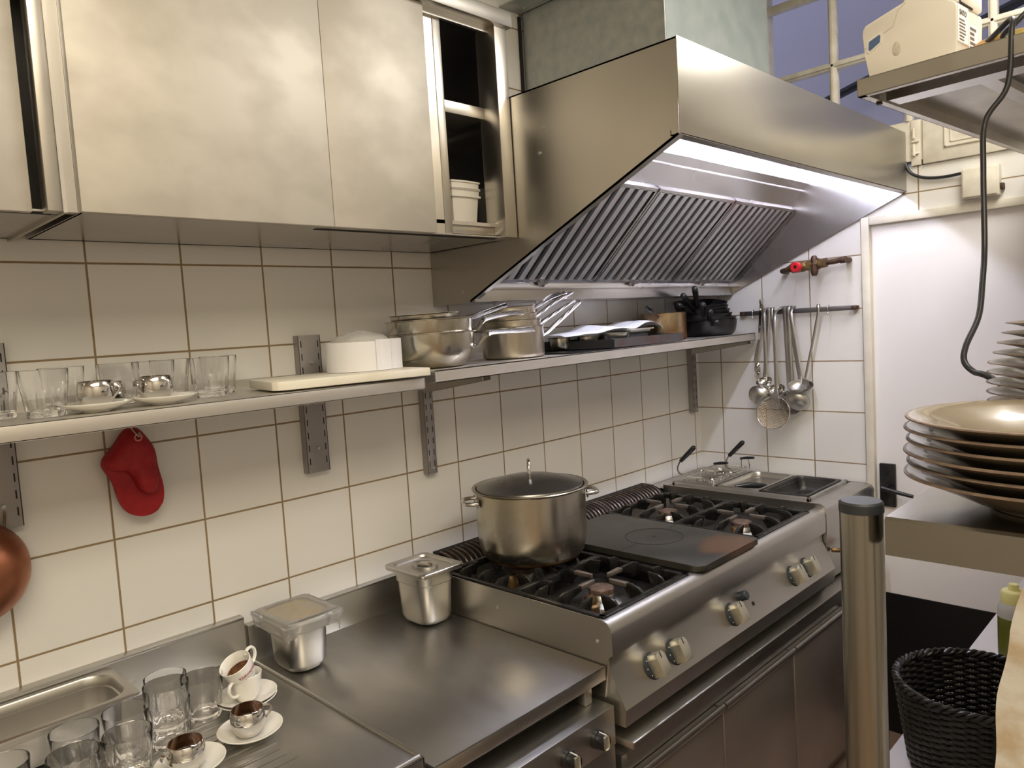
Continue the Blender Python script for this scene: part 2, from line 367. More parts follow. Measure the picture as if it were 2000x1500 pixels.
obj('track_slot',MB().box(.36,-.335,1.8952,.90,-.318,1.8962),'slot',c)
c=thing('wall_cabinet','left stainless wall cabinet cut off by the photo edge, door slid slightly open','cabinet',(-.55,0,1.894))
mb=MB(); mb.box(-1.1,-.352,ZB,-.132,-.001,ZB+.003); mb.box(-1.1,-.352,ZT-.02,-.132,-.001,ZT); mb.box(-1.1,-.012,ZB,-.132,-.001,ZT); mb.box(-1.1,-.352,ZB,-1.09,-.001,ZT)
obj('carcass',mb,'hoodin',c)
obj('sliding_door',MB().box(-1.1,-.364,1.892,-.176,-.348,2.47,.0015),'cab',c)
mb=MB(); mb.box(-.1595,-.386,1.892,-.138,-.352,2.47,.001); mb.box(-.138,-.388,1.890,-.132,-.001,2.47)
obj('front_post',mb,'cabedge',c)
obj('track_slot',MB().box(-.30,-.340,1.8952,-.14,-.322,1.8962),'slot',c)
mb=MB(); mb.box(-.131,-.352,1.897,-.1065,-.33,2.46); mb.box(-.131,-.355,1.896,-.128,-.001,2.46); struct('trim_3',mb,'cabedge')
# what stands in the cabinet
def bucket(loc,label,h=.10):
    t=thing('plastic_tub',label,'tub',loc,'white tubs in the wall cabinet')
    mb=MB(); pr=[(0,0),(.044,0),(.050,h*.8),(.056,h*.8),(.056,h*.86),(.052,h*.86),(.053,h),(.056,h),(.056,h+.004),(.050,h+.004),(.041,.004),(0,.004)]
    def sq(r,z,a): return r*1.0/max(abs(math.cos(a)),abs(math.sin(a)))**.72
    mb.lathe(pr,seg=40,mod=sq); obj('tub_body',mb,'whiteplastic',t,local=True); return t
b1=bucket((.845,-.235,1.9345),'lower white square plastic tub in the open end of the wall cabinet',.092)
b2=bucket((.845,-.235,1.951),'upper white square plastic tub nested in the one on the cabinet floor',.095)
t=thing('plastic_box','translucent lidded plastic box on the upper shelf of the open cabinet','box',(.765,-.20,2.258),rot=(0,0,.2))
obj('box_body',MB().box(-.03,-.04,0,.03,.04,.035,.004),'clearp',t,local=True); obj('lid',MB().box(-.036,-.046,.036,.036,.046,.062,.003),'clearp',t,local=True)
tag(obj('orange_package',MB().lathe([(0,0),(.032,0),(.036,.010),(.030,.018),(0,.0195)],(.765,-.20,2.2385),24),'orangeprod'),'small orange package under the plastic box on the cabinet shelf','package')
# ================================================================== HOOD
X0,X1=.943,2.440
h=thing('extractor_hood','large stainless steel extractor canopy over the range','extractor hood',(1.69,0,1.737))
prof=[(-.001,1.737),(-.166,1.737),(-.872,2.055),(-.874,2.262),(-.001,2.262)]
mb=MB(); mb.prism(prof,'x',X0,X0+.002); mb.prism([(-.166,1.737),(-.872,2.055),(-.868,2.060),(-.166,1.744)],'x',X0,X0+.020)
obj('side_panel',mb,'hood',h,smooth=0)
mb=MB(); mb.prism(prof,'x',X1-.002,X1); obj('side_panel',mb,'hoodin',h,smooth=0)
mb=MB(); mb.box(X0,-.876,2.055,X1,-.873,2.264,.001); mb.box(X0,-.876,2.055,X1,-.852,2.058); mb.box(X0,-.853,2.055,X1,-.851,2.068)
obj('front_fascia',mb,'hood',h)
obj('top_panel',MB().box(X0,-.874,2.258,X1,-.001,2.262),'hood',h)
mb=MB(); mb.box(X0+.002,-.515,2.150,X1-.002,-.512,2.258); mb.prism([(-.515,2.152),(-.455,2.066),(-.452,2.069),(-.512,2.155)],'x',X0+.002,X1-.002)
mb.prism([(-.497,2.127),(-.494,2.121),(-.499,2.122)],'x',X0+.002,X1-.002)
obj('inner_baffle_plate',mb,'hoodin',h,smooth=0)
mb=MB(); mb.box(X0+.002,-.185,1.738,X1-.002,-.165,1.800,.001); mb.box(X0+.002,-.166,1.738,X1-.002,-.001,1.741); mb.box(X0+.002,-.215,1.772,X1-.002,-.185,1.776)
obj('grease_gutter',mb,'hoodin',h)
A=Vector((0,-.188,1.800)); Bv=Vector((0,-.462,2.060)); U=(Bv-A); L=U.length; U.normalize(); Nn=Vector((0,-U.z,U.y))   # outward-down normal
if Nn.z>0: Nn=-Nn
for k in range(3):
    xa=X0+.06+k*.479; xb=xa+.474; xb=min(xb,X1-.004)
    mb=MB()
    def q(x,s,o): return A+Vector((x,0,0))+U*s+Nn*o
    def slab(x0,x1,s0,s1,o0,o1):
        v=[q(x,s,o) for x in (x0,x1) for s in (s0,s1) for o in (o0,o1)]
        vs=[mb.b.verts.new(p) for p in v]
        for f in ((0,1,3,2),(4,6,7,5),(0,4,5,1),(2,3,7,6),(0,2,6,4),(1,5,7,3)): mb.b.faces.new([vs[i] for i in f])
    slab(xa,xb,0,.012,-.012,.010); slab(xa,xb,L-.012,L,-.012,.010); slab(xa,xa+.008,0,L,-.012,.010); slab(xb-.008,xb,0,L,-.012,.010)
    f=obj('baffle_filter',mb,'hoodin',h,smooth=0)
    mb=MB(); n=10; st=(xb-xa-.016)/n
    for i in range(n):
        xx=xa+.008+i*st
        a=[(xx+st*.10,.002),(xx+st*.10,.012),(xx+st*.60,.012),(xx+st*.60,.002)]
        for (p1,o1),(p2,o2) in zip(a,a[1:]):
            w=.0012
            vs=[q(p1,.010,o1),q(p1,L-.010,o1),q(p2,L-.010,o2),q(p2,.010,o2)]; mb.b.faces.new([mb.b.verts.new(v) for v in vs])
    obj('baffles',mb,'baffle',f,smooth=0)
    mb=MB(); slab(xa+.008,xb-.008,.010,L-.010,-.014,-.008); obj('gap_shade_plate',mb,'deck',f,smooth=0)  # dark plate puts the shade of the gaps between strips into colour
    xm=(xa+xb)/2-.02; mb=MB(); slab(xm-.02,xm+.025,-.004,.016,.010,.016); slab(xm-.008,xm+.018,-.022,-.002,.012,.015)
    obj('clip_handle',mb,'polish',f,smooth=0)
for (yy,zz) in ((-.482,2.158),(-.465,2.097),(-.135,1.768)): obj('rivet',MB().cyl((X0+.001,yy,zz),(X0-.003,yy,zz),.0045,10),'galv',h)
t=thing('hood_lamp','bright tube lamp inside the left half of the extractor canopy','lamp',(1.42,-.67,2.19))
mb=MB().cyl((1.12,-.69,2.205),(1.72,-.69,2.205),.016,16); obj('lamp_tube',mb,'lamp',t)
mb=MB().box(1.10,-.715,2.222,1.74,-.665,2.2575,.003); obj('lamp_housing',mb,'whiteplastic',t)
t=thing('hood_lamp','second, dimmer tube lamp inside the canopy close to the end wall','lamp',(2.17,-.67,2.19))
obj('lamp_tube',MB().cyl((1.97,-.69,2.205),(2.37,-.69,2.205),.016,16),mat('dim_lit_tube',(1,1,1),.5,emit=(.86,.84,1),es=24),t)
obj('lamp_housing',MB().box(1.95,-.715,2.222,2.39,-.665,2.2575,.003),'whiteplastic',t)
# duct
d_=thing('ventilation_duct','galvanised sheet metal duct rising from the extractor hood','duct',(1.75,-.28,2.2625))
mb=MB(); mb.box(1.402,-.556,2.263,1.404,-.012,2.999); obj('side_sheet',mb,'galv',d_,smooth=0)
mb=MB(); mb.box(1.401,-.560,2.263,2.05,-.556,2.999); mb.box(2.046,-.556,2.263,2.05,-.012,2.999); obj('front_sheet',mb,'galvb',d_,smooth=0)
obj('edge_seam',MB().box(1.397,-.564,2.263,1.404,-.558,2.999,.001),'galv',d_)
mb=MB(); mb.box(1.30,-.60,2.700,1.402,-.004,2.704); mb.box(1.398,-.60,2.700,1.402,-.004,2.735)
for i in range(8): mb.cyl((1.37,-.05-i*.07,2.700),(1.37,-.05-i*.07,2.697),.005,8)
obj('flange',mb,'galv',d_)
mb=MB(); mb.tube([(1.392,-.006,2.263),(1.392,-.006,2.69)],.006,8); obj('black_corner_line',mb,'slot',d_)  # thin black line down the corner between duct and wall
# ================================================================== WALL UPRIGHTS AND SHELVES
def upright(x0,x1,z0,z1,label,slots,screw,two=True):
    t=thing('slotted_upright',label,'shelf upright',((x0+x1)/2,-.01,z0),'slotted shelf uprights screwed to the tiles')
    mb=MB(); mb.box(x0,-.024,z0,x1,-.0225,z1,.0006); mb.box(x0,-.024,z0,x0+.002,-.0005,z1); mb.box(x1-.002,-.024,z0,x1,-.0005,z1); obj('channel',mb,'upright',t)
    mb=MB(); z=z0+.022
    while z<z1-.02:
        mb.box(x0+.007,-.0245,z,x0+.0095,-.0235,z+.017)
        if two: mb.box(x1-.0095,-.0245,z,x1-.007,-.0235,z+.017)
        z+=.034
    obj('slots',mb,'slot',t)
    for zs in screw: obj('screw',MB().cyl(((x0+x1)/2+.001,-.0235,zs),((x0+x1)/2+.001,-.0275,zs),.0042,12),'galv',t)
    return t
upright(.467,.532,1.312,1.671,'wide slotted steel upright carrying the shelf near the white cutting board',1,(1.60,1.375))
upright(-.232,-.167,1.325,1.69,'wide slotted steel upright at the left photo edge above the copper bowl',1,(1.64,1.37))
upright(.860,.895,1.238,1.53,'narrow slotted steel upright under the left end of the pan shelf',1,(1.255,))
upright(2.352,2.388,1.238,1.545,'narrow slotted steel upright under the pan shelf in the far corner',1,(1.25,))
def arm(x0,x1,z,t):
    mb=MB()
    for x in (x0+.001,x1-.004): mb.prism([(-.024,z),(-.285,z),(-.285,z-.010),(-.024,z-.048)],'x',x,x+.003)
    obj('support_arm',mb,'hood',t,smooth=0)
s1=thing('wall_shelf','left stainless wall shelf holding glasses, metal cups and the cutting board','shelf',(-.2,-.15,1.519))
mb=MB(); mb.box(-1.2,-.300,1.5465,.652,-.002,1.549,.0006); mb.box(-1.2,-.300,1.519,.652,-.298,1.549,.0006); mb.box(-1.2,-.300,1.519,.652,-.28,1.521); mb.box(-1.2,-.004,1.549,.652,-.002,1.572); mb.box(.650,-.300,1.519,.652,-.002,1.549)
obj('shelf_sheet',mb,'shelfs',s1); arm(.467,.532,1.546,s1); arm(-.232,-.167,1.546,s1)
s2=thing('wall_shelf','right stainless wall shelf under the hood holding the pans','shelf',(1.5,-.15,1.532))
def ZR(x): return 1.562+(x-.686)*.0075
mb=MB()
def sl(y0,z0,y1,z1):
    v=[]
    for x in (.686,2.400):
        for y,z in ((y0,z0),(y1,z0),(y1,z1),(y0,z1)): v.append(mb.b.verts.new((x,y,ZR(x)+z)))
    for f in ((0,1,2,3),(4,5,6,7),(0,1,5,4),(1,2,6,5),(2,3,7,6),(3,0,4,7)): mb.b.faces.new([v[i] for i in f])
sl(-.300,-.0025,-.002,0); sl(-.300,-.031,-.298,0); sl(-.300,-.031,-.28,-.029); sl(-.004,0,-.002,.02)
obj('shelf_sheet',mb,'shelfs',s2,smooth=0); arm(.860,.895,1.5305,s2); arm(2.352,2.388,1.541,s2)
for x in (.688,2.398): obj('end_cheek',MB().box(x-.001,-.298,ZR(x)-.03,x+.001,-.002,ZR(x)-.003),'steel',s2)
# ================================================================== LEFT SINK UNIT
t=thing('drainer_unit','stainless worktop with ridged drainer and raised back, at the lower left','worktop',(-.3,-.36,.86))
mb=MB(); mb.box(-1.2,-.712,.897,.262,-.020,.900,.001); mb.box(-1.2,-.712,.858,.262,-.709,.900,.001); mb.box(.259,-.712,.858,.262,-.02,.900)
mb.tube([(.256,-.708,.9015),(.256,-.025,.9015)],.0045,8); mb.tube([(-1.2,-.706,.9015),(.256,-.706,.9015)],.0045,8)
obj('worktop_sheet',mb,'steel_h',t)
mb=MB(); mb.box(-1.2,-.0215,.900,.262,-.0195,.993); mb.prism([(-.0225,.990),(-.0225,.996),(-.001,.998),(-.001,.994)],'x',-1.2,.262,.0008)
obj('back_upstand',mb,'steel',t)
mb=MB()
for i in range(12):
    y=-.245-i*.0255; mb.tube([(-.75,y,.8965),(-.55,y,.8985),(.0,y,.8985),(.12+.02*math.sin(i*.5),y,.8975),(.15+.02*math.sin(i*.5),y,.8955)],.0075,10,flat=.44)
obj('drainer_ridges',mb,'steel_h',t)
u=thing('base_cabinet','stainless base cabinet under the drainer at the lower left','cabinet',(-.4,-.36,.0))
mb=MB().box(-1.2,-.68,.0,.245,-.02,.857,.002); obj('body',mb,'steel',u); obj('door',MB().box(-.55,-.70,.12,.235,-.681,.84,.002),'steel',u)
# gastronorm tray lying against the upstand
def gn(name,label,cat,x0,x1,y0,y1,zr,depth,m='steel',group=None,r=.03,lip=.011,thick=.0012,base_loc=None,zbot=None):
    """rectangular rounded pan with a flat rolled rim; outer rim x0..x1,y0..y1 at height zr"""
    cx,cy=(x0+x1)/2,(y0+y1)/2; hx,hy=(x1-x0)/2,(y1-y0)/2
    t=thing(name,label,cat,(cx,cy,zr-depth),group)
    mb=MB(); mb=rrpan(mb,cx,cy,hx,hy,zr,depth,r,lip); obj('pan_body',mb,m,t); return t
def rr(hx,hy,r,n=6):
    pts=[]
    for (sx,sy,a0) in ((1,1,0),(-1,1,90),(-1,-1,180),(1,-1,270)):
        for i in range(n+1):
            a=math.radians(a0+90*i/n); pts.append((sx*(hx-r)+r*math.cos(a),sy*(hy-r)+r*math.sin(a)))
    return pts
def rrpan(mb,cx,cy,hx,hy,zr,depth,r,lip,taper=.012,n=6):
    lv=[]   # (inset, z, radius)
    b=r
    lv=[(0,zr-.004,.012),(0,zr,.012),(.0015,zr+.001,.012),(lip,zr+.001,b),(lip+.002,zr-.002,b),(lip+.003,zr-depth*.22,b),(lip+.006,zr-depth*.24,b),
        (lip+taper*.8,zr-depth+.018,b),(lip+taper+.004,zr-depth+.006,b),(lip+taper+.014,zr-depth+.0018,b*.7),
        (lip+taper+.014,zr-depth,b*.7),(lip+taper+.002,zr-depth+.005,b),(lip+taper*.7,zr-depth+.018,b),(lip+.0045,zr-depth*.24,b),(lip+.0015,zr-depth*.22,b),(lip+.0005,zr-.003,b),(.0025,zr-.0015,.011),(.0015,zr-.004,.011)]
    rings=[]
    for ins,z,rad in lv:
        rings.append([mb.b.verts.new((cx+px,cy+py,z)) for px,py in rr(hx-ins,hy-ins,min(rad,hx-ins-.001,hy-ins-.001),n)])
    N=len(rings[0])
    for A_,B_ in zip(rings,rings[1:]+rings[:1]):
        if A_ is rings[9]: continue
        for i in range(N): mb.b.faces.new((A_[i],A_[(i+1)%N],B_[(i+1)%N],B_[i]))
    mb.b.faces.new(rings[9]); mb.b.faces.new(rings[10][::-1])
    return mb
t=gn('food_pan','long shallow steel food pan with murky water, leaning level along the back upstand','food pan',-.57,-.040,-.205,-.026,.985,.0845,r=.045,lip=.014,zbot=.9)
mb=MB(); mb.poly([(-.305+px,-.1155+py,.925) for px,py in rr(.225,.060,.03)]); tag(obj('dish_water',mb,'water'),'murky yellowish water lying in the long steel food pan','water')
# ================================================================== RIGHT COUNTER
t=thing('steel_counter','plain stainless counter top between drainer and range','worktop',(.53,-.37,.845))
mb=MB(); mb.box(.272,-.722,.8745,.781,-.020,.877,.0008); mb.box(.272,-.722,.846,.781,-.7195,.877,.0008); mb.box(.778,-.722,.846,.781,-.02,.877); mb.box(.272,-.722,.846,.275,-.02,.877)
obj('counter_sheet',mb,'steel_h',t)
mb=MB(); mb.box(.272,-.0225,.877,.781,-.0205,.968); mb.prism([(-.0225,.966),(-.0225,.971),(-.001,.972),(-.001,.968)],'x',.272,.781,.0008); mb.box(.270,-.0225,.846,.272,-.001,.971)
obj('back_upstand',mb,'steel',t)
for x in (.728,.29):
    for y in (-.700,-.08): obj('corner_post',MB().box(x,y,.795,x+.024,y+.024,.8465,.001),'steel',t)
t=thing('griddle_cabinet','stainless appliance under the counter with black knobs on its front','appliance',(.5,-.39,.0))
mb=MB(); mb.box(.262,-.742,.03,.774,-.05,.700,.0015); mb.box(.262,-.745,.703,.774,-.05,.794,.0015); obj('body',mb,'steel',t)
mb=MB(); mb.box(.27,-.66,.794,.766,-.06,.7965); obj('black_top',mb,'black',t)
for x in (.703,.604,.50):
    k=obj('knob',MB().lathe([(0,0),(.0205,0),(.0205,.010),(.0180,.012),(.0175,.026),(.016,.030),(0,.030)],(0,0,0),28).xf(Matrix.Translation((x,-.745,.748))@Matrix.Rotation(PI/2,4,'X')),'blackplastic',t)
    obj('knob_face',MB().box(x-.009,-.7765,.734,x+.007,-.7745,.764,.004),'knobface',k)
    obj('knob_mark',MB().box(x-.001,-.7762,.765,x+.001,-.752,.7672),'white',k)
# ================================================================== GAS RANGE
XA,XB=.785,1.975
t=thing('gas_range','large stainless gas range with four burners and a black solid top','gas range',(1.38,-.39,.742)); RG=t
mb=MB(); mb.prism([(-.02,.743),(-.766,.743),(-.770,.784),(-.7285,.872),(-.7285,.893),(-.716,.895),(-.716,.901),(-.742,.903),(-.742,.955),(-.739,.968),(-.731,.977),(-.718,.9815),(-.704,.9815),(-.702,.922),(-.128,.922),(-.120,.955),(-.02,.955)],'x',XA,XB)
obj('body',mb,'steel',t,smooth=30)
mb=MB(); mb.prism([(-.015,.800),(-.715,.800),(-.7285,.895),(-.742,.905),(-.742,.957),(-.738,.969),(-.730,.978),(-.716,.983),(-.015,.983)],'x',XA-.003,XA,.0005)
obj('side_panel',mb,'hood',t,smooth=0)
for q_ in ((-.37,.935),(-.70,.93)): obj('rivet',MB().cyl((XA-.002,q_[0],q_[1]),(XA-.0045,q_[0],q_[1]),.004,10),'galv',t)
mb=MB(); mb.prism([(-.10,.955),(-.10,.998),(-.728,.998),(-.740,.990),(-.740,.955)],'x',XB,XB+.004,.0005)
obj('end_splash',mb,'hood',t,smooth=0)
obj('hob_deck',MB().box(XA+.001,-.701,.9225,XB-.002,-.129,.925),'deck',t)
mb=MB()   # flue: curved louvred strip along the wall
def fl(k,u): a=PI*.5*k; return (u,-.040-.075*math.sin(a),.957+.043*math.cos(a))
mb.sheet(lambda u,v: fl(u,.865+v*1.09),8,1)
mb.prism([(-.012,.955),(-.012,1.0),(-.040,1.0),(-.040,.955)],'x',.865,1.955)
obj('flue_cover',mb,'slot',t)
mb=MB(); n=54
for i in range(n):
    x=.870+i*(1.08/n)
    if i in (17,18,36,37): mb.sheet(lambda u,v,x=x: (x-.001+v*.012,)+(-.040-.0775*math.sin(PI*.5*u),.957+.0455*math.cos(PI*.5*u)),6,1,.001)
    else: mb.tube([(x+.003*k,-.042-.0775*math.sin(PI*.5*k),.957+.0455*math.cos(PI*.5*k)) for k in (0,.2,.4,.6,.8,1)],.0036,6)
obj('louvres',mb,mottled('brown_stained_louvres',(.16,.12,.10),(.07,.05,.045),30,.3,.5,.5,.2),t)
obj('rear_rail',MB().box(XA,-.128,.955,XB,-.118,.963,.001),'hood',t)
GM={}
def grate(cx,name,right):
    x0,x1=cx-.183,cx+.183; y0,y1=-.716,-.140; zt=1.001
    g=obj(name,(lambda b:(b.box(x0,y0,.967,x1,y0+.022,.9865,.004),b.box(x0,y1-.016,.967,x1,y1,.9865,.004),b.box(x0,y0,.967,x0+.016,y1,.9865,.004),b.box(x1-.016,y0,.967,x1,y1,.9865,.004),
        b.box(x0+.01,-.435,.967,x1-.01,-.411,.988,.004),[b.box(x_,y_,.9252,x_+.012,y_+.012,.970) for x_ in (x0+.004,x1-.016) for y_ in (y0+.008,y1-.016)],b)[-1])(MB()),'iron',RG)
    def piece(name,me,mt,ms):
        if isinstance(me,MB):
            o=obj(name,me,ms[0],g,local=True,smooth=30); 
            for m2 in ms[1:]: o.data.materials.append(M[m2])
        else: o=bpy.data.objects.new(name,me); COL.objects.link(o); o.parent=g
        o.matrix_local=Matrix.Translation(-WORLD[RG.name])@mt; return o.data
    for cy in (-.565,-.28):
        for dx,dy in ((1,0),(-1,0),(0,1),(0,-1)):
            mt=Matrix.Translation((cx,cy,0))@Matrix.Rotation(math.atan2(dy,dx),4,'Z'); k='F' if dx else 'f'
            if k not in GM:
                root=.175 if dx else .132; mb=MB(); mb.prism([(root,.962),(root,.985),(root-.012,.996),(root-.03,1.001),(.075,1.001),(.075,.990),(root-.05,.978),(root-.04,.962)],'y',-.0045,.0045,.0012)
                n0=len(mb.b.faces); mb.prism([(.085,-.0080),(.085,.0080),(.030,.0045),(.026,0),(.030,-.0045)],'z',.991,1.0015,.0012)
                mb.b.faces.ensure_lookup_table()
                for f in mb.b.faces[n0:]: f.material_index=1
                GM[k]=piece('finger',mb,mt,('iron','fing'))
            else: piece('finger',GM[k],mt,())
        fins=[(sx,0,cx+sx*.176,cy+oy) for sx in (1,-1) for oy in (.072,-.072)]+[(0,sy,cx+ox,cy+sy*.128) for sy in (1,-1) for ox in (.10,-.10)]
        for sx,sy,x,y in fins:
            mt=Matrix.Translation((x,y,0))@Matrix.Rotation(math.atan2(-sy,-sx),4,'Z')
            if 'q' not in GM:
                mb=MB(); mb.prism([(0,.962),(0,.984),(.006,.993),(.018,.999),(.050,1.001),(.045,.987),(.038,.962)],'y',-.004,.004,.0012); GM['q']=piece('fin',mb,mt,('iron',))
            else: piece('fin',GM['q'],mt,())
    for cy in (-.565,-.28):
        b=obj('burner',MB().lathe([(0,.9252),(.054,.9252),(.052,.932),(.046,.935),(.036,.942),(.032,.958),(.030,.960),(0,.960)],(cx,cy,0),36),'steel',RG)
        obj('burner_cap',MB().lathe([(0,.974),(.029,.974),(.033,.972),(.034,.968),(.033,.960),(0,.960)],(cx,cy,0),72,mod=lambda r,z,a: r-(.0018 if r>.0325 and int(a/(2*PI)*72)%2 else 0)),'rustcap',b)
        obj('pilot',MB().lathe([(0,.966),(.012,.966),(.016,.960),(.016,.946),(.024,.942),(.024,.926),(0,.926)],(cx-.052,cy-.005,0),20),'brassold',b)
    return g
grate(.9735,'pan_grate',0); grate(1.728,'pan_grate',1)
mb=MB(); ol=[(1.195+px,py) for px,py in ()]
def plate_outline(x0,x1,y0,y1,rf,rb,n=7):
    o=[]
    for cx,cy,r,a0 in ((x1-rb,y1-rb,rb,0),(x0+rb,y1-rb,rb,90),(x0+rf,y0+rf,rf,180),(x1-.012,y0+.012,.012,270)):
        for i in range(n+1): a=math.radians(a0+90*i/n); o.append((cx+r*math.cos(a),cy+r*math.sin(a)))
    return o
obj('solid_top_box',MB().box(1.181,-.700,.9255,1.498,-.19,.984,.002),'black',t); p_=obj('solid_top',MB().prism(plate_outline(1.178,1.502,-.740,-.185,.035,.03),'z',.983,1.000,.0025),'plate',t,smooth=30)
mb=MB(); mb.ring((1.352,-.475,1.0),.086,.0012,64,6); mb.cyl((1.352,-.475,.9995),(1.352,-.475,1.0008),.004,12)
mb.tube([(1.175,-.475,1.0),(1.235,-.475,1.0),(1.266,-.475,1.0)],.0010,6); mb.tube([(1.438,-.475,1.0),(1.47,-.46,1.0),(1.50,-.46,1.0)],.0010,6)
obj('ring_groove',mb,'slot',p_)
# knobs on the sloping panel
nrm=Vector((0,-.904,.427)).normalized(); up=Vector((0,.427,.904)).normalized()
def panel(x,k):   # k: 0 top .. 1 bottom of the slanted face
    return Vector((x,-.7285+(-.770+.7285)*k,.872+(.784-.872)*k))
def knobm(x,k,ang=0):
    R_=Matrix((( 1,0,0),(0,up.y,nrm.y),(0,up.z,nrm.z))).to_4x4(); return Matrix.Translation(panel(x,k))@R_@Matrix.Rotation(ang,4,'Z')
for x,a in ((.926,.10),(1.022,.05),(1.318,.12),(1.700,.08),(1.800,.02)):
    k=obj('control_knob',MB().lathe([(0,.0055),(.026,.0055),(.031,.0035),(.032,0),(0,0)],(0,0,0),40).xf(knobm(x,.47)),'greyplastic',t)
    mb=MB(); mb.prism([(-.017,-.026),(.017,-.026),(.017,.018),(.010,.028),(-.010,.028),(-.017,.018)],'z',.005,.038,.0016); mb.xf(knobm(x,.47,a)); obj('knob_grip',mb,'knobface',k)
    mb=MB(); mb.box(-.0012,.014,.0375,.0012,.0284,.0386); mb.xf(knobm(x,.47,a)); obj('pointer_mark',mb,'slot',k)
    mb=MB()
    for i in range(7): aa=math.radians(60+i*40); mb.mark(); mb.cyl((.0265*math.cos(aa),.0265*math.sin(aa),.005),(.0265*math.cos(aa),.0265*math.sin(aa),.0062),.0013,6); mb.xf(knobm(x,.47))
    obj('dial_dots',mb,'white',k)
obj('ignition_button',MB().lathe([(0,.024),(.011,.024),(.0135,.021),(.0135,0),(0,0)],(0,0,0),24).xf(knobm(1.385,.16)),'greyplastic',t)
obj('indicator',MB().box(-.005,-.005,0,.005,.005,.0015).xf(knobm(1.432,.52)),'slot',t)
# lower cupboard
t=thing('range_cupboard','low stainless cupboard with three doors beneath the gas range','cupboard',(1.6,-.4,0))
mb=MB(); mb.box(XA+.012,-.778,.689,2.42,-.03,.706,.001); mb.box(XA+.022,-.764,.652,2.42,-.03,.689); mb.box(XA+.012,-.74,.12,2.42,-.03,.660); mb.box(XA+.05,-.70,.0,2.40,-.05,.12)
obj('body',mb,'steel',t)
for i,(a,b) in enumerate(((XA+.014,1.207),(1.213,1.640),(1.646,2.075))):
    dd=obj('cupboard_door',MB().box(a,-.768,.13,b,-.742,.604,.0015),'lowdoor',t)
    mb=MB(); mb.prism([(-.742,.604),(-.768,.604),(-.778,.610),(-.780,.620),(-.774,.628),(-.766,.626),(-.768,.620),(-.764,.612),(-.742,.612)],'x',a,b)
    obj('pull_lip',mb,'steel_h',dd,smooth=50)
obj('front_rail',(lambda b:(b.box(XA+.012,-.7795,.690,1.207,-.776,.705),b.box(1.210,-.7795,.690,1.640,-.776,.705),b.box(1.643,-.7795,.690,2.075,-.776,.705),b)[-1])(MB()),'hood',t)
# ---- GN station
t=thing('pan_station','stainless end unit with inset pans, between the range and the end wall','counter unit',(2.21,-.37,.70))
mb=MB(); mb.prism([(-.722,.72),(-.728,.72),(-.742,.90),(-.742,.962),(-.734,.976),(-.722,.980),(-.648,.980),(-.648,.976),(-.720,.976)],'x',XB+.006,2.438)
mb.box(XB+.006,-.085,.976,2.438,-.012,.980); mb.box(2.434,-.72,.72,2.438,-.012,.98); mb.box(XB+.006,-.72,.72,XB+.010,-.012,.98); mb.box(XB+.006,-.016,.72,2.438,-.012,.98)
obj('body',mb,'steel_h',t,smooth=30)
mb=MB(); mb.box(XB+.006,-.655,.972,2.066,-.08,.980); mb.box(2.412,-.655,.972,2.438,-.08,.980)
x0,x1,y0,y1=2.062,2.414,-.652,-.085
for a in ((x0,y0,x0+.016,y1),(x1-.016,y0,x1,y1),(x0,y0,x1,y0+.014),(x0,y1-.014,x1,y1)): mb.box(a[0],a[1],.972,a[2],a[3],.991,.003)
obj('raised_frame',mb,'steel_h',t)
mb=MB(); mb.tube(catmull([(2.02,-.742,.83),(2.05,-.78,.828),(2.10,-.785,.825),(2.16,-.78,.822)],5),.008,10); g=obj('gas_pipe',mb,'brassold',t)
obj('pipe_nut',MB().lathe([(0,-.012),(.016,-.012),(.016,.012),(0,.012)],(0,0,0),6).xf(Matrix.Translation((2.10,-.785,.825))@Matrix.Rotation(PI/2,4,'Y')),'copper',g)
def inset(y0,y1,label,depth,m='steel'):
    return gn('inset_pan',label,'food pan',2.078,2.398,y0,y1,.9935,depth,m,'pans set in the end unit',r=.028,lip=.010)
pa=inset(-.268,-.100,'inset steel pan nearest the tiled corner, under the wire baskets',.10)
pb=inset(-.452,-.275,'middle inset steel pan holding a black handle',.10)
pc_=0
pc=inset(-.636,-.459,'inset dark pan nearest the aisle with a slotted false bottom',.055,'deck')
mb=MB(); 
for i in range(3):
    for j in range(5): mb.box(2.13+j*.045,-.595+i*.035,.9425,2.152+j*.045,-.587+i*.035,.9432)
obj('drain_slots',mb,'slot',pc)
mb=MB(); mb.prism([(2.238+a,-.5475+b) for a,b in rr(.140,.070,.02)],'z',.9405,.9424); obj('false_bottom',mb,'deck',pc)
mb=MB(); mb.tube([(2.10,-.345,.992),(2.14,-.38,.994),(2.19,-.42,.985),(2.24,-.43,.955)],[.007,.012,.011,.009],12); k_=thing('server_handle','black utensil handle lying across the middle inset pan','utensil',(2.10,-.345,.98)); obj('grip',mb,'blackplastic',k_)
obj('shank',MB().tube([(2.24,-.43,.955),(2.30,-.37,.92),(2.33,-.35,.9)],.004,8),'polish',k_)
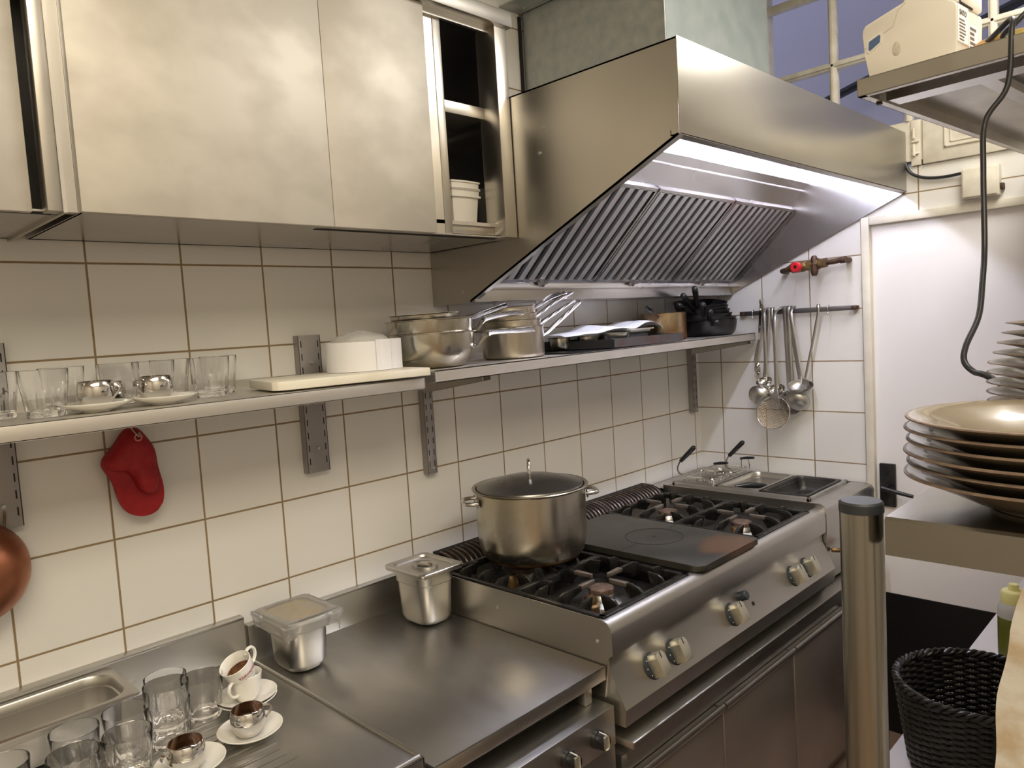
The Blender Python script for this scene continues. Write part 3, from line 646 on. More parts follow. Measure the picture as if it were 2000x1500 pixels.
def basket(x0,x1,label):
    y0,y1=-.262,-.108; cx=(x0+x1)/2; cy=(y0+y1)/2; zt=1.012
    b=thing('wire_basket',label,'cooking basket',(cx,cy,.9),'wire baskets in the corner pan')
    mb=MB(); hx,hy=(x1-x0)/2,(y1-y0)/2
    rim=[(cx+a,cy+c_,zt) for a,c_ in rr(hx-.004,hy-.006,.02,4)]; mb.tube(rim,.0032,8,closed=True); obj('rim',mb,'polish',b)
    mb=MB()
    for i in range(17):
        xx=cx-hx+.012+i*(2*hx-.024)/16
        mb.tube([(xx,cy-hy+.010,zt),(xx,cy-hy+.014,.905),(xx,cy+hy-.014,.905),(xx,cy+hy-.010,zt)],.0007,4)
    for i in range(17):
        yy=cy-hy+.012+i*(2*hy-.024)/16
        mb.tube([(cx-hx+.010,yy,zt),(cx-hx+.014,yy,.905),(cx+hx-.014,yy,.905),(cx+hx-.010,yy,zt)],.0007,4)
    for k in range(9):
        z=.915+k*.011; mb.tube([(cx+a,cy+c_,z) for a,c_ in rr(hx-.012,hy-.013,.015,3)],.0007,4,closed=True)
    obj('wire_mesh',mb,'tin',b)
    return b
bA=basket(2.092,2.235,'wire cooking basket with raised black handle, left of the pair in the corner pan')
bB=basket(2.242,2.385,'wire cooking basket with raised black handle, right of the pair in the corner pan')
def bhandle(b,x,y):
    obj('handle_wire',MB().tube(catmull([(x+.02,y+.006,1.012),(x,y+.012,1.020),(x-.012,y+.010,1.045),(x-.008,y-.004,1.075)],5),.0035,8),'polish',b)
    obj('black_grip',MB().tube([(x-.008,y-.004,1.072),(x-.004,y-.03,1.098),(x,y-.062,1.130),(x,y-.066,1.134)],[.010,.012,.0125,.008],12,flat=.8),'blackplastic',b)
bhandle(bA,2.112,-.100); bhandle(bB,2.30,-.215)
def bhook(b,x,y,dx=.0):
    obj('hook_wire',MB().tube(catmull([(x,y,1.012),(x,y,1.03),(x,y-.002,1.055),(x+.01,y-.01,1.060),(x+.02,y-.02,1.055),(x+.022,y-.024,1.03),(x+.022,y-.024,1.012)],4),.0022,6),'polish',b)
    obj('hook_grip',MB().tube([(x-.004,y+.004,1.057),(x+.01,y-.02,1.060),(x+.012,y-.05,1.062)],[.007,.010,.009],12,flat=.6),'blackplastic',b)
bhook(bA,2.18,-.215); bhook(bB,2.325,-.255)
# ================================================================== STOCK POT
PX_,PY_,PZ=1.012,-.292,1.0025
t=thing('stock_pot','large lidded stainless stockpot with scorched base on the near rear burner','pot',(PX_,PY_,PZ))
mb=MB(); mb.lathe([(0,0),(.122,0),(.133,.004),(.146,.018),(.1545,.045),(.157,.08),(.158,.185),(.158,.196),(.166,.201),(.1675,.203),(.166,.205),(.157,.203),(.1555,.198),(.1545,.08),(.150,.045),(.140,.018),(.120,.004),(0,.004)],(0,0,0),72)
pb_=obj('pot_body',mb,'potsteel',t,local=True)
mb=MB(); mb.lathe([(.1235,.0012),(.1335,.0048),(.1470,.0185),(.1540,.034),(.1535,.034),(.146,.0185),(.1335,.0045)],(0,0,0),72)
m_=mottled('burnt_base_stain',(.42,.24,.09),(.12,.05,.02),14,.3,.5,.8,0,lo=.35,hi=.6)
obj('burnt_ring',MB().lathe([(.118,-.0003),(.1225,-.0003),(.1338,.0036),(.1415,.0115),(.1418,.0125),(.1330,.0050),(.1222,.0012),(.118,.0012)],(0,0,0),72),m_,t,local=True)
mb=MB(); mb.lathe([(.154,.2035),(.1525,.2075),(.148,.2085),(.140,.2095),(.118,.2165),(.08,.2265),(.04,.2325),(0,.2345),(0,.2335),(.04,.2315),(.08,.2255),(.118,.2155),(.140,.2085),(.148,.2065)],(0,0,0),72,close=False)
mb.lathe([(.1545,.2035),(.1545,.190),(.1535,.190),(.1535,.2035)],(0,0,0),72)
lid=obj('lid',mb,mottled('greasy_lid_steel',(.30,.295,.29),(.24,.235,.23),7,.20,.32,1,0),t,local=True)
ax=Vector((.70,.71,0))   # loop handle on the lid, seen edge-on
obj('lid_handle',MB().tube(catmull([ax*-.030+Vector((0,0,.232)),ax*-.031+Vector((0,0,.250)),ax*-.018+Vector((0,0,.272)),ax*.018+Vector((0,0,.272)),ax*.031+Vector((0,0,.250)),ax*.030+Vector((0,0,.232))],5),.0048,10),'polish',lid,local=True)
for sg,nm in ((1,''),(-1,'')):
    a0=math.radians(-36 if sg==1 else 144)
    d=Vector((math.cos(a0),math.sin(a0),0)); n=Vector((-d.y,d.x,0))
    pts=[d*.155+n*-.040,d*.172+n*-.040,d*.190+n*-.030,d*.194,d*.190+n*.030,d*.172+n*.040,d*.155+n*.040]
    hh=obj('side_handle',MB().tube([p+Vector((0,0,.172)) for p in catmull(pts,4)],.0058,10),'polish',t,local=True)
    for s_ in (-.040,.040):
        c_=d*.157+n*s_; obj('handle_plate',MB().lathe([(0,.0025),(.011,.0025),(.012,0),(0,0)],(0,0,0),16).xf(Matrix.Translation(c_+Vector((0,0,.172)))@d.to_track_quat('Z','Y').to_matrix().to_4x4()),'polish',hh,local=True)
# ================================================================== FOOD CONTAINERS ON THE COUNTER
t=gn('food_container','small deep steel food container with notched lid beside the range','food container',.640,.784,-.245,-.078,1.024,.146,r=.032,lip=.012)
mb=MB(); o=rr(.072,.0835,.016); cx,cy=.712,-.1615
def sheetlid(mb,cx,cy,lv,n=6):
    rg=[[mb.b.verts.new((cx+a,cy+b,z)) for a,b in rr(hx,hy,r,n)] for hx,hy,r,z in lv]; N=len(rg[0])
    for A_,B_ in zip(rg,rg[1:]):
        for i in range(N): mb.b.faces.new((A_[i],A_[(i+1)%N],B_[(i+1)%N],B_[i]))
    mb.b.faces.new(rg[-1]); mb.b.faces.new(rg[0][::-1])
sheetlid(mb,cx,cy,[(.0735,.0850,.015,1.0255),(.0740,.0855,.015,1.031),(.0725,.084,.015,1.0325),(.0600,.0715,.025,1.0325),(.0580,.0695,.025,1.027),(.0560,.0675,.025,1.0265)])
lid=obj('lid',mb,'steel',t); mb=MB(); mb.lathe([(0,.0005),(.014,.001),(.030,.0035),(.033,.0062),(.035,.0062),(.035,0),(0,0)],(cx,cy-.005,1.0265),32,sx=.9,sy=1.15); obj('grip_recess',mb,'steel',lid)
mb=MB(); mb.prism([(-.020,0),(-.014,.009),(.014,.009),(.020,0)],'x',-.010,.010,.002); mb.xf(Matrix.Translation((cx,cy-.005,1.0285))@Matrix.Rotation(.5,4,'Z')); obj('grip_bridge',mb,'polish',lid)
t=gn('food_container','deep steel food container covered with crumpled cling film by the drainer','food container',.276,.414,-.212,-.048,1.015,.137,r=.032,lip=.012)
random.seed(9)
def film_f(u,v):
    x=.268+u*.154; y=-.220+v*.180; e=max(abs(u-.5),abs(v-.5))*2
    z=1.0165+.0012*math.sin(u*9+v*4)-.0006*math.sin(v*13)
    if e>.90: z-= (e-.90)*.10
    return (x,y,z+.0006*noise.noise(Vector((u*12,v*12,3))))
fm=obj('cling_film_top',MB().sheet(film_f,28,28),'film',t)
def skirt(u,v):
    n=len(per); a=per[int(u*(n-1))%n]; drop=v*(.030+.016*noise.noise(Vector((u*14,0,1)))+.010*abs(math.sin(u*17)))
    o_=.0015+.004*v*noise.noise(Vector((u*40,v*6,5)))-.007*v
    ax_,ay_=a; return (.345+ax_*(1+o_/.07),-.130+ay_*(1+o_/.08),1.012-drop)
per=rr(.0760,.0890,.012,8); per=per+[per[0]]
per2=[]
for i in range(len(per)-1):
    for k in range(3): per2.append((per[i][0]+(per[i+1][0]-per[i][0])*k/3,per[i][1]+(per[i+1][1]-per[i][1])*k/3))
per=per2+[per2[0]]
obj('cling_film_skirt',MB().sheet(skirt,120,8),'film',t)
mb=MB(); mb.poly([(.345+a,-.130+b,1.003) for a,b in rr(.054,.066,.022)]); obj('contents',mb,mottled('pale_sauce',(.55,.42,.20),(.42,.36,.22),10,.3,.5),t)
# ================================================================== GLASSES
def glassbody():
    fl=lambda r,z,a: r*(1-.034*abs(math.cos(a*7))*min(1,max(0,(.051-z)/.008))) if (z>.006 and z<.052 and r>.0326+.088*z) else r
    mb=MB(); mb.lathe([(0,0.0008),(.027,0.0008),(.0305,0),(.0325,.002),(.0335,.0068),(.0336,.009),(.0355,.028),(.0367,.040),(.0374,.047),(.0382,.0525),(.0410,.0845),(.0407,.0856),(.0400,.0852),(.0371,.056),(.0350,.040),(.0322,.013),(.024,.0105),(0,.0100)],(0,0,0),98,mod=fl); return mb
GL=None
def tumbler(x,y,z,label,rz=0,group='ribbed glass tumblers',k=1):
    global GL
    if GL is None:
        GL=obj('glass_tumbler',glassbody(),'glass',local=True,smooth=50); tag(GL,label,'glass',group); o=GL
    else:
        o=GL.copy(); COL.objects.link(o); o['label']=label; o['group']=group
    o.location=(x,y,z); o.rotation_euler=(0,0,rz); o.scale=(k,k,k); return o
gd='ribbed tumblers on the drainer'
tumbler(.017,-.175,.9016,'ribbed glass tumbler on the drainer, rearmost, behind the stacked pair',0,gd)
tumbler(-.022,-.290,.9016,'lower ribbed glass tumbler of the stacked pair on the drainer',.1,gd)
tumbler(-.022,-.290,.9352,'upper ribbed glass tumbler of the stacked pair on the drainer',.35,gd)
tumbler(.066,-.238,.9016,'ribbed glass tumbler on the drainer, just right of the stacked pair',.2,gd)
tumbler(-.088,-.262,.9016,'ribbed glass tumbler on the drainer next to the food pan corner, behind another',.3,gd)
tumbler(-.114,-.352,.9016,'ribbed glass tumbler on the drainer, left of the front metal cup',.1,gd)
tumbler(-.175,-.262,.9016,'ribbed glass tumbler on the drainer, in front of the long food pan, behind another',.5,gd)
tumbler(-.200,-.350,.9016,'ribbed glass tumbler on the drainer at the bottom edge, second from left',.2,gd)
tumbler(-.290,-.285,.9016,'ribbed glass tumbler at the lower left corner of the photo',.2,gd)
gs='ribbed tumblers on the wall shelf'; Z1=1.5495
for x,y,l in ((-.215,-.135,'ribbed glass tumbler on the shelf at the left photo edge'),(-.150,-.205,'large-looking front ribbed glass tumbler at the left end of the shelf'),(-.090,-.085,'ribbed glass tumbler at the back of the shelf, left of the metal cups'),
    (.022,-.060,'ribbed glass tumbler on the shelf behind and between the metal cups'),(.068,-.135,'ribbed glass tumbler directly behind the right metal cup on the shelf'),(.125,-.070,'ribbed glass tumbler at the back of the shelf, right of the right metal cup'),
    (.178,-.155,'front ribbed glass tumbler of the right-hand shelf cluster'),(.232,-.075,'ribbed glass tumbler nearest the white cutting board')):
    tumbler(x,y,Z1,l,x*9,gs)
# ================================================================== CUPS AND SAUCERS
def saucer_mesh(R=.061): return MB().lathe([(0,.0035),(.018,.0035),(.020,.0),(.0235,.0),(.025,.0035),(R*.62,.005),(R*.9,.0125),(R,.0165),(R*1.005,.0180),(R*.985,.0185),(R*.88,.0150),(R*.60,.0080),(.024,.0068),(.0225,.0052),(0,.0052)],(0,0,0),56)
SC=None
def saucer(x,y,z,label,rot=None):
    global SC
    if SC is None: SC=obj('saucer',saucer_mesh(),'white',local=True,smooth=50); o=SC
    else: o=SC.copy(); COL.objects.link(o)
    tag(o,label,'saucer','white saucers'); o.location=(x,y,z)
    if rot: o.rotation_euler=rot
    return o
saucer(.1465,-.262,.9016,'lower white saucer of the pair under the stacked espresso cups')
saucer(.1480,-.260,.9075,'upper white saucer of the pair under the stacked espresso cups')
saucer(.092,-.388,.9016,'white saucer under the metal cup near the drainer ridges, front right')
saucer(-.034,-.412,.9016,'white saucer under the metal cup at the bottom photo edge')
saucer(-.072,-.222,Z1,'white saucer under the left metal cup on the wall shelf')
saucer(.052,-.222,Z1,'white saucer under the right metal cup on the wall shelf')
# porcelain cups
def cup_parts(t,coffee=False):
    mb=MB(); mb.lathe([(0,.003),(.016,.003),(.018,0),(.0205,0),(.0215,.003),(.026,.012),(.0305,.030),(.0330,.050),(.0335,.0535),(.0325,.0545),(.0308,.0530),(.0285,.034),(.0225,.012),(.014,.007),(0,.0065)],(0,0,0),48)
    obj('cup_body',mb,'white',t,local=True,smooth=50)
    obj('handle',MB().tube(catmull([(.029,0,.044),(.037,0,.050),(.048,0,.047),(.052,0,.036),(.047,0,.025),(.036,0,.018),(.027,0,.018)],4),.0042,10,flat=.8),'white',t,local=True)
    if coffee: obj('coffee_residue',MB().lathe([(.0225,.0125),(.0278,.0305),(.0278,.0312),(.0220,.0130),(.014,.0078),(0,.0073),(0,.0070),(.014,.0073)],(0,0,0),40),'coffee',t,local=True)
t=thing('espresso_cup','lower white espresso cup standing on two saucers','cup',(.148,-.260,.9145),rot=(0,0,math.radians(205))); cup_parts(t)
t=thing('espresso_cup','tilted white espresso cup with red lettering and coffee, resting in another cup','cup',(.149,-.260,.9515),rot=(0,0,0))
cup_parts(t,True)
tm_=textmesh('TORVALDO',.0085,.0001,True)
def wrap(mb,R,z0,a0,k):
    for v in mb.b.verts:
        a=a0+v.co.x/R; r=R+k*(v.co.y)+.0002+v.co.z; v.co=Vector((r*math.cos(a),r*math.sin(a),z0+v.co.y))
    return mb
obj('lettering',wrap(tm_,.0318,.033,math.radians(-96),.12),'text',t,local=True,smooth=0)
obj('print_line',wrap(MB().box(-.012,-.0004,0,.012,.0004,.0002),.0312,.025,math.radians(-96),.1),'ink',t,local=True,smooth=0)
Rm=Matrix.Rotation(math.radians(0),3,'Z')
t.rotation_euler=(Matrix.Rotation(math.radians(27),4,Vector((.22,-.97,0)).normalized())@Matrix.Rotation(math.radians(18),4,'Z')).to_euler()
# polished metal cups
def metal_cup(x,y,z,rz,label,coffee=True,inv=False):
    t=thing('metal_cup',label,'cup',(x,y,z),'polished metal espresso cups',rot=(0,0,rz))
    mb=MB(); mb.lathe([(0,.008),(.020,.008),(.020,.0015),(.021,0),(.0225,.0005),(.0255,.006),(.0305,.016),(.0330,.026),(.0325,.038),(.0300,.050),(.0295,.0505),(.0288,.050),(.0312,.038),(.0318,.026),(.029,.016),(.022,.0095),(0,.0092)],(0,0,0),48)
    obj('cup_body',mb,'polish',t,local=True,smooth=50)
    pts=[(.0295,0,.047),(.040,0,.046),(.047,0,.040),(.044,0,.031),(.0315,0,.018)]
    mb=MB(); c=catmull(pts,6)
    mb.sheet(lambda u,v:(c[int(round(u*(len(c)-1)))].x,(v-.5)*.009,c[int(round(u*(len(c)-1)))].z),len(c)-1,1,.0014); obj('handle',mb,'polish',t,local=True)
    if coffee: obj('coffee_residue',MB().lathe([(.0292,.0175),(.0222,.0105),(.016,.0098),(0,.0096)],(0,0,0),32),'coffee',t,local=True)
    return t
metal_cup(.088,-.390,.9085,math.radians(-12),'polished metal espresso cup on a saucer, right of the stacked tumblers')
metal_cup(-.040,-.414,.9085,math.radians(192),'polished metal espresso cup on a saucer at the bottom photo edge')
metal_cup(-.070,-.222,Z1+.0072,math.radians(-40),'polished metal cup on the left shelf saucer, handle to the right',False)
metal_cup(-.022,-.128,Z1,math.radians(60),'polished metal cup standing behind the left shelf saucer',False)
metal_cup(.038,-.220,Z1+.0072,math.radians(-160),'polished metal cup on the right shelf saucer, handle to the left',False)
# ================================================================== THINGS ON THE LEFT SHELF
tag(obj('cutting_board',(lambda b:b.prism([(.300,-.080),(.262,-.262),(.270,-.275),(.290,-.285),(.654,-.322),(.700,-.060)],'z',1.5535,1.5735,.003))(MB()),'board'),'off-white plastic cutting board lying at the right end of the left shelf','cutting board')
t=thing('paper_ring','white paper collar around a soft wrapped bundle, standing on the cutting board','food package',(.560,-.165,1.574))
def ringf(u,v):
    a=math.radians(-62)+u*math.radians(345); r=.086+.002*math.sin(u*11)
    return (.560+r*math.cos(a),-.165+r*math.sin(a)*.98,1.5745+v*(.074+.002*math.sin(u*5)))
mb=MB().sheet(ringf,64,6,.0008); obj('paper_band',mb,'paper',t)
a=math.radians(-62+345); 
def flap(u,v):
    r=.0865; x0=.560+r*math.cos(math.radians(-60)); y0=-.165+r*math.sin(math.radians(-60)); return (x0-.055+u*.098,y0-.010-.004*math.sin(u*3)+u*.030,1.5745+v*.0755)
obj('paper_flap',MB().sheet(flap,10,6,.0008),'paper',t)
def bag(u,v):
    a=u*2*PI; r=.079*math.sin(min(1,v*1.02)*PI/2); zz=1.628+.045*math.cos(v*PI/2)**.8
    n_=noise.noise(Vector((math.cos(a)*v*3,math.sin(a)*v*3,2)))
    return (.560+r*math.cos(a),-.165+r*math.sin(a),zz+.006*n_*(1-v*.5))
obj('plastic_wrap',MB().sheet(bag,48,14),mottled('crumpled_clear_wrap',(.80,.79,.76),(.70,.68,.64),25,.2,.4,0,.8,trans=.35),t)
# red silicone glove hanging under the shelf
t=thing('silicone_mitt','red silicone pinch mitt hanging from a hook under the left shelf','oven mitt',(.045,-.04,1.297))
C=[(.043,1.494),(.028,1.488),(.008,1.462),(-.018,1.432),(-.019,1.415),(-.003,1.380),(.006,1.340),(.020,1.312),(.042,1.299),(.066,1.297),(.088,1.308),(.098,1.330),(.099,1.360),(.092,1.400),(.088,1.440),(.073,1.470),(.058,1.490)]
o=[(p.x,p.y) for p in catmull([(a,b,0) for a,b in C],4,closed=True)]
obj('back_pad',MB().prism(o,'y',-.040,-.028,.003),'redsil',t,smooth=50)
# front pouch: bulging, ends in a thumb-like lobe
C2=[(.043,1.490),(.026,1.482),(.002,1.455),(-.016,1.430),(-.012,1.412),(.008,1.404),(.024,1.400),(.036,1.382),(.044,1.360),(.056,1.349),(.072,1.349),(.082,1.362),(.084,1.395),(.086,1.435),(.076,1.462),(.058,1.486)]
o2=[Vector((p.x,0,p.y)) for p in catmull([(a,b,0) for a,b in C2],4,closed=True)]
cen=Vector((.045,0,1.425)); N=len(o2); mb=MB(); rg=[]
for k,(f_,dy) in enumerate(((1,-.036),(1.0,-.046),(.93,-.058),(.78,-.067),(.5,-.072),(.2,-.073))):
    rg.append([])
    for p in o2:
        q2=cen.lerp(p,f_); low=max(0,(1.40-q2.z)/.05); rg[-1].append(mb.b.verts.new((q2.x,dy-.012*min(1,low)*(k>0),q2.z)))
for A_,B_ in zip(rg,rg[1:]):
    for i in range(N): mb.b.faces.new((A_[i],A_[(i+1)%N],B_[(i+1)%N],B_[i]))
mb.b.faces.new(rg[-1]); mb.b.faces.new(rg[0][::-1]); obj('pouch',mb,'redsil',t,smooth=70)
mb=MB(); 
for i in range(9):
    for j in range(7):
        x=.024+j*.0105+(i%2)*.005; z=1.312+i*.0075
        if (x-.062)**2/.033**2+(z-1.338)**2/.034**2<1 and z<1.347: mb.lathe([(0,.0015),(.0015,.001),(.002,0)],(0,0,0),6).xf(Matrix.Translation((0,0,0)))
mb.b.free()
obj('hanging_tab',MB().lathe([(.0055,-.001),(.0085,-.001),(.0085,.001),(.0055,.001)],(0,0,0),20,close=True).xf(Matrix.Translation((.045,-.0745,1.474))@Matrix.Rotation(PI/2,4,'X')),mat('pale_red_tab',(.45,.16,.15),.5),t)
tag(obj('hook',MB().tube(catmull([(.035,-.055,1.519),(.035,-.060,1.500),(.040,-.078,1.482),(.046,-.080,1.476),(.048,-.074,1.484)],5),.0013,8),'polish'),'thin steel hook under the left shelf holding the red mitt','hook')
# copper bowl hanging at the left edge
t=thing('copper_bowl','hammered copper bowl hanging on the tiles at the left photo edge','bowl',(-.272,-.06,1.16))
mb=MB(); mb.lathe([(.094,0),(.090,.020),(.078,.045),(.055,.068),(.028,.080),(0,.083),(0,.081),(.028,.078),(.054,.066),(.0765,.044),(.0885,.020),(.0925,.001)],(0,0,0),64)
mb.xf(Matrix.Translation((-.268,-.030,1.252))@Matrix.Rotation(math.radians(96),4,'X')@Matrix.Scale(1.1,4)); obj('bowl_body',mb,'copper',t,smooth=60)
obj('hanging_wire',MB().tube(catmull([(-.205,-.035,1.318),(-.200,-.030,1.345),(-.198,-.026,1.36)],5),.002,8),'brassold',t)
# ================================================================== PANS ON THE RIGHT SHELF
def panmesh(R,h,kb=.80,lip=.004,th=.0016):
    return MB().lathe([(0,0),(R*kb*.9,0),(R*kb,.003),(R*(kb+(1-kb)*.62),h*.30),(R*.985,h*.72),(R,h-.002),(R+lip,h),(R+lip,h+.0012),(R-.001,h),(R*.985-th,h*.72),(R*(kb+(1-kb)*.62)-th,h*.30+.001),(R*kb-th,.0042),(0,.0022)],(0,0,0),64)
def strap(t,pts,w0,w1,m='polish',th=.0025,n=5,name='handle'):
    """flat bent strap handle, its width lying across the run of the points"""
    c=catmull(pts,n); N=len(c)-1; mb=MB()
    def f(u,v):
        i=min(N,int(round(u*N))); a=c[max(0,i-1)]; b=c[min(N,i+1)]; d=(b-a); d.z=0; d=d.normalized() if d.length>1e-6 else Vector((1,0,0)); s_=Vector((-d.y,d.x,0)); w=w0+(w1-w0)*u
        return c[i]+s_*(v-.5)*w+Vector((0,0,-abs(v-.5)**2*w*2.2))
    mb.sheet(f,N,4,th); return obj(name,mb,m,t,local=True,smooth=60)
def pan(name,label,cat,loc,R,h,kb,m,hang,pts,w0,w1,tilt=None,group=None):
    t=thing(name,label,cat,loc,group,rot=tilt); obj('pan_body',panmesh(R,h,kb),m,t,local=True,smooth=50)
    strap(t,pts,w0,w1,'polish',.0045); return t
z0=ZR(.79)
gp='steel pans stacked at the left of the pan shelf'
pan('saute_pan','lowest deep round steel pan of the left stack on the pan shelf','pan',(.790,-.170,z0+.001),.116,.092,.72,'pan',0,[(.080,-.078,.058),(.092,-.082,.060),(.118,-.084,.085),(.150,-.086,.094),(.225,-.090,.095),(.300,-.092,.096)],.016,.030,group=gp)
pan('saute_pan','middle steel pan nested in the lowest pan of the left stack','pan',(.787,-.168,z0+.050),.1175,.080,.80,'pan',0,[(.080,-.080,.050),(.094,-.084,.052),(.120,-.080,.073),(.150,-.078,.082),(.22,-.075,.090),(.29,-.070,.092)],.014,.026,tilt=(.0,-.015,0),group=gp)
pan('saute_pan','smallest topmost steel pan of the left stack, slightly tilted','pan',(.772,-.165,z0+.1015),.092,.045,.85,'pan',0,[(.070,-.055,.030),(.095,-.050,.030),(.14,-.042,.034),(.20,-.036,.045),(.285,-.028,.060)],.024,.022,tilt=(.0,-.03,0),group=gp)
gp='steel saucepans stacked beside the baking tray'
xb,yb=1.115,-.160; z1=ZR(1.115)
def spm(R,h): return MB().lathe([(0,0),(R-.007,0),(R-.001,.004),(R,.012),(R,h-.001),(R+.003,h+.001),(R-.0005,h+.0014),(R-.002,h-.001),(R-.002,.012),(R-.006,.005),(0,.004)],(0,0,0),64)
def spot(label,loc,R,h,m,pts,w,tilt=None,lidlike=False):
    t=thing('saucepan',label,'saucepan',loc,gp,rot=tilt); obj('pan_body',spm(R,h),m,t,local=True,smooth=50); strap(t,pts,w,w*.85,'polish',.0045); return t
spot('lowest scorched straight-sided saucepan of the right stack on the pan shelf',(xb,yb,z1+.001),.094,.094,'panburn',[(.085,-.030,.072),(.105,-.036,.076),(.15,-.038,.100),(.21,-.042,.135),(.270,-.044,.168)],.022)
spot('second saucepan nested in the scorched one, handle rising to the right',(xb,yb+.002,z1+.052),.088,.062,'panburn',[(.080,-.020,.050),(.10,-.026,.056),(.15,-.034,.080),(.20,-.040,.102),(.248,-.044,.122)],.018)
spot('third shallow saucepan in the right stack, handle rising to the right',(xb-.006,yb+.002,z1+.098),.082,.035,'panburn',[(.075,-.018,.026),(.10,-.026,.034),(.15,-.034,.060),(.20,-.040,.080),(.245,-.046,.094)],.018,tilt=(0,-.03,0))
spot('topmost shallow saucepan of the right stack with dark burnt rim',(xb-.010,yb+.002,z1+.116),.080,.038,'panburn',[(.072,-.014,.028),(.10,-.020,.036),(.15,-.032,.056),(.19,-.038,.066),(.225,-.042,.072)],.016,tilt=(0,-.05,0))
t=thing('baking_tray','black baking tray with low rusty rim holding small tins and paper','tray',(1.62,-.15,ZR(1.62)))
q4=[(1.450,-.286),(1.885,-.276),(1.830,-.012),(1.345,-.020)]; zt=ZR(1.62)+.0035
mb=MB(); mb.prism(q4,'z',zt,zt+.003)
def wall(a,b):
    a=Vector((*a,0)); b=Vector((*b,0)); d=(b-a).normalized(); n=Vector((-d.y,d.x,0))*.0015; return [tuple((a-n)[:2]),tuple((b-n)[:2]),tuple((b+n)[:2]),tuple((a+n)[:2])]
for i in range(4): mb.prism(wall(q4[i],q4[(i+1)%4]),'z',zt,zt+.028)
obj('tray_body',mb,'black',t,smooth=0)
a=Vector((1.452,-.2885,0)); b=Vector((1.884,-.2785,0)); mb=MB(); mb.prism([(a.x,a.y),(b.x,b.y),(b.x,b.y+.0012),(a.x,a.y+.0012)],'z',zt,zt+.029); obj('front_rim',mb,mottled('rusty_rim_steel',(.10,.095,.095),(.11,.07,.06),20,.45,.6,.6,.1,lo=.4,hi=.7),t,smooth=0)
tag(obj('baking_sheet',(lambda b:b.prism([(.925,-.285),(1.42,-.285),(1.33,-.03),(.925,-.03)],'z',ZR(1.2)+.0030,ZR(1.2)+.0045))(MB()) if False else (lambda b:b.prism([(1.24,-.284),(1.435,-.290),(1.34,-.03),(1.24,-.03)],'z',ZR(1.3)+.0015,ZR(1.3)+.0035))(MB()),'black'),'thin black metal sheet lying on the pan shelf left of the baking tray','baking sheet')
def tin(x,y,R,h,label,m='pan',kb=.86):
    o=obj('cake_tin',panmesh(R,h,kb,.003,.001).xf(Matrix.Identity(4)),m,local=True,smooth=50); o.location=(x,y,zt+.0032); tag(o,label,'tin','small tins on the baking tray'); return o
tin(1.385,-.110,.036,.038,'small steel tin at the left end of the baking tray')
tin(1.465,-.165,.036,.038,'small steel tin second from the left on the baking tray')
tin(1.560,-.205,.050,.042,'wider flared steel tin in the middle of the baking tray','tin',.72)
t2=thing('foil_container','dented aluminium foil container at the right of the baking tray','foil tray',(1.70,-.165,zt+.003))
mb=MB(); rrpan(mb,1.71,-.165,.082,.055,zt+.055,.051,.02,.006,taper=.012); obj('foil_body',mb,'tin',t2)
def pf(u,v):
    x=1.335+u*.58; y=-.030-v*.150-.025*math.sin(u*PI)
    base=1.6225+.012*math.sin(min(1,u*1.15)*PI*.5)
    z=base+.020*math.exp(-((u-.42)/.10)**2)*(1-v*.6)+.020*math.exp(-((u-.80)/.13)**2)-(max(0,u-.90)/.10)**2*.022+.003*noise.noise(Vector((u*9,v*5,1)))
    z+= -.006*max(0,v-.85)/.15
    return (x,y,z)
tag(obj('paper_sheet',MB().sheet(pf,60,18,.0006),'paper'),'white baking paper draped over the tins on the baking tray','paper')
# stained steel pot behind the tray
t=thing('stained_pot','brown-stained steel pot behind the right end of the baking tray','pot',(1.975,-.135,ZR(1.975)+.001))
obj('pot_body',spm(.088,.104),mottled('brown_burnt_steel',(.42,.34,.22),(.22,.10,.035),9,.25,.4,.95,0,lo=.36,hi=.58),t,local=True,smooth=50)
obj('handle',MB().tube(catmull([(-.08,-.03,.09),(-.12,-.045,.100),(-.16,-.055,.115)],5),.006,8,flat=.6),'bronze',t,local=True)
obj('handle_tip',MB().tube(catmull([(-.150,-.052,.111),(-.175,-.058,.121),(-.200,-.066,.130)],4),[.007,.009,.011,.0125,.0125,.0125,.011,.009,.005],12,flat=.75),'blackplastic',t,local=True)
# black frying pans
gp='black frying pans stacked at the right end of the pan shelf'
cx_,cy_=2.262,-.165
def fry(i,R,h,z,ang,rise,L_,label,tl=(0,0)):
    t=thing('frying_pan',label,'frying pan',(cx_-(0,.004,.030,.034,.040,.044)[i],cy_+(0,0,.004,.006,.008,.010)[i],z),gp,rot=(tl[0],tl[1],0)); obj('pan_body',panmesh(R,h,.84 if i==0 else .74,.002,.002),'black',t,local=True,smooth=50)
    d=Vector((math.cos(ang),math.sin(ang),0))
    p0=d*(R-.004)+Vector((0,0,h*.7)); p1=d*(R+.04)+Vector((0,0,h*.7+rise*.25)); p2=d*(R+L_*.6)+Vector((0,0,h*.7+rise*.62)); p3=d*(R+L_)+Vector((0,0,h*.7+rise))
    c=catmull([p0,p1,p2,p3],5); n=len(c); obj('handle',MB().tube(c,[.006+.0065*(k/(n-1))**.7*(1 if k<n-1 else .6) for k in range(n)],12,flat=.8),'blackplastic',t,local=True)
    obj('handle_end',MB().lathe([(0,.005),(.006,.004),(.0105,.0005),(.0115,-.004),(0,-.004)],(0,0,0),20).xf(Matrix.Translation(p3)@(p3-p2).to_track_quat('Z','Y').to_matrix().to_4x4()),'black',t,local=True)
zb=ZR(2.28)+.001
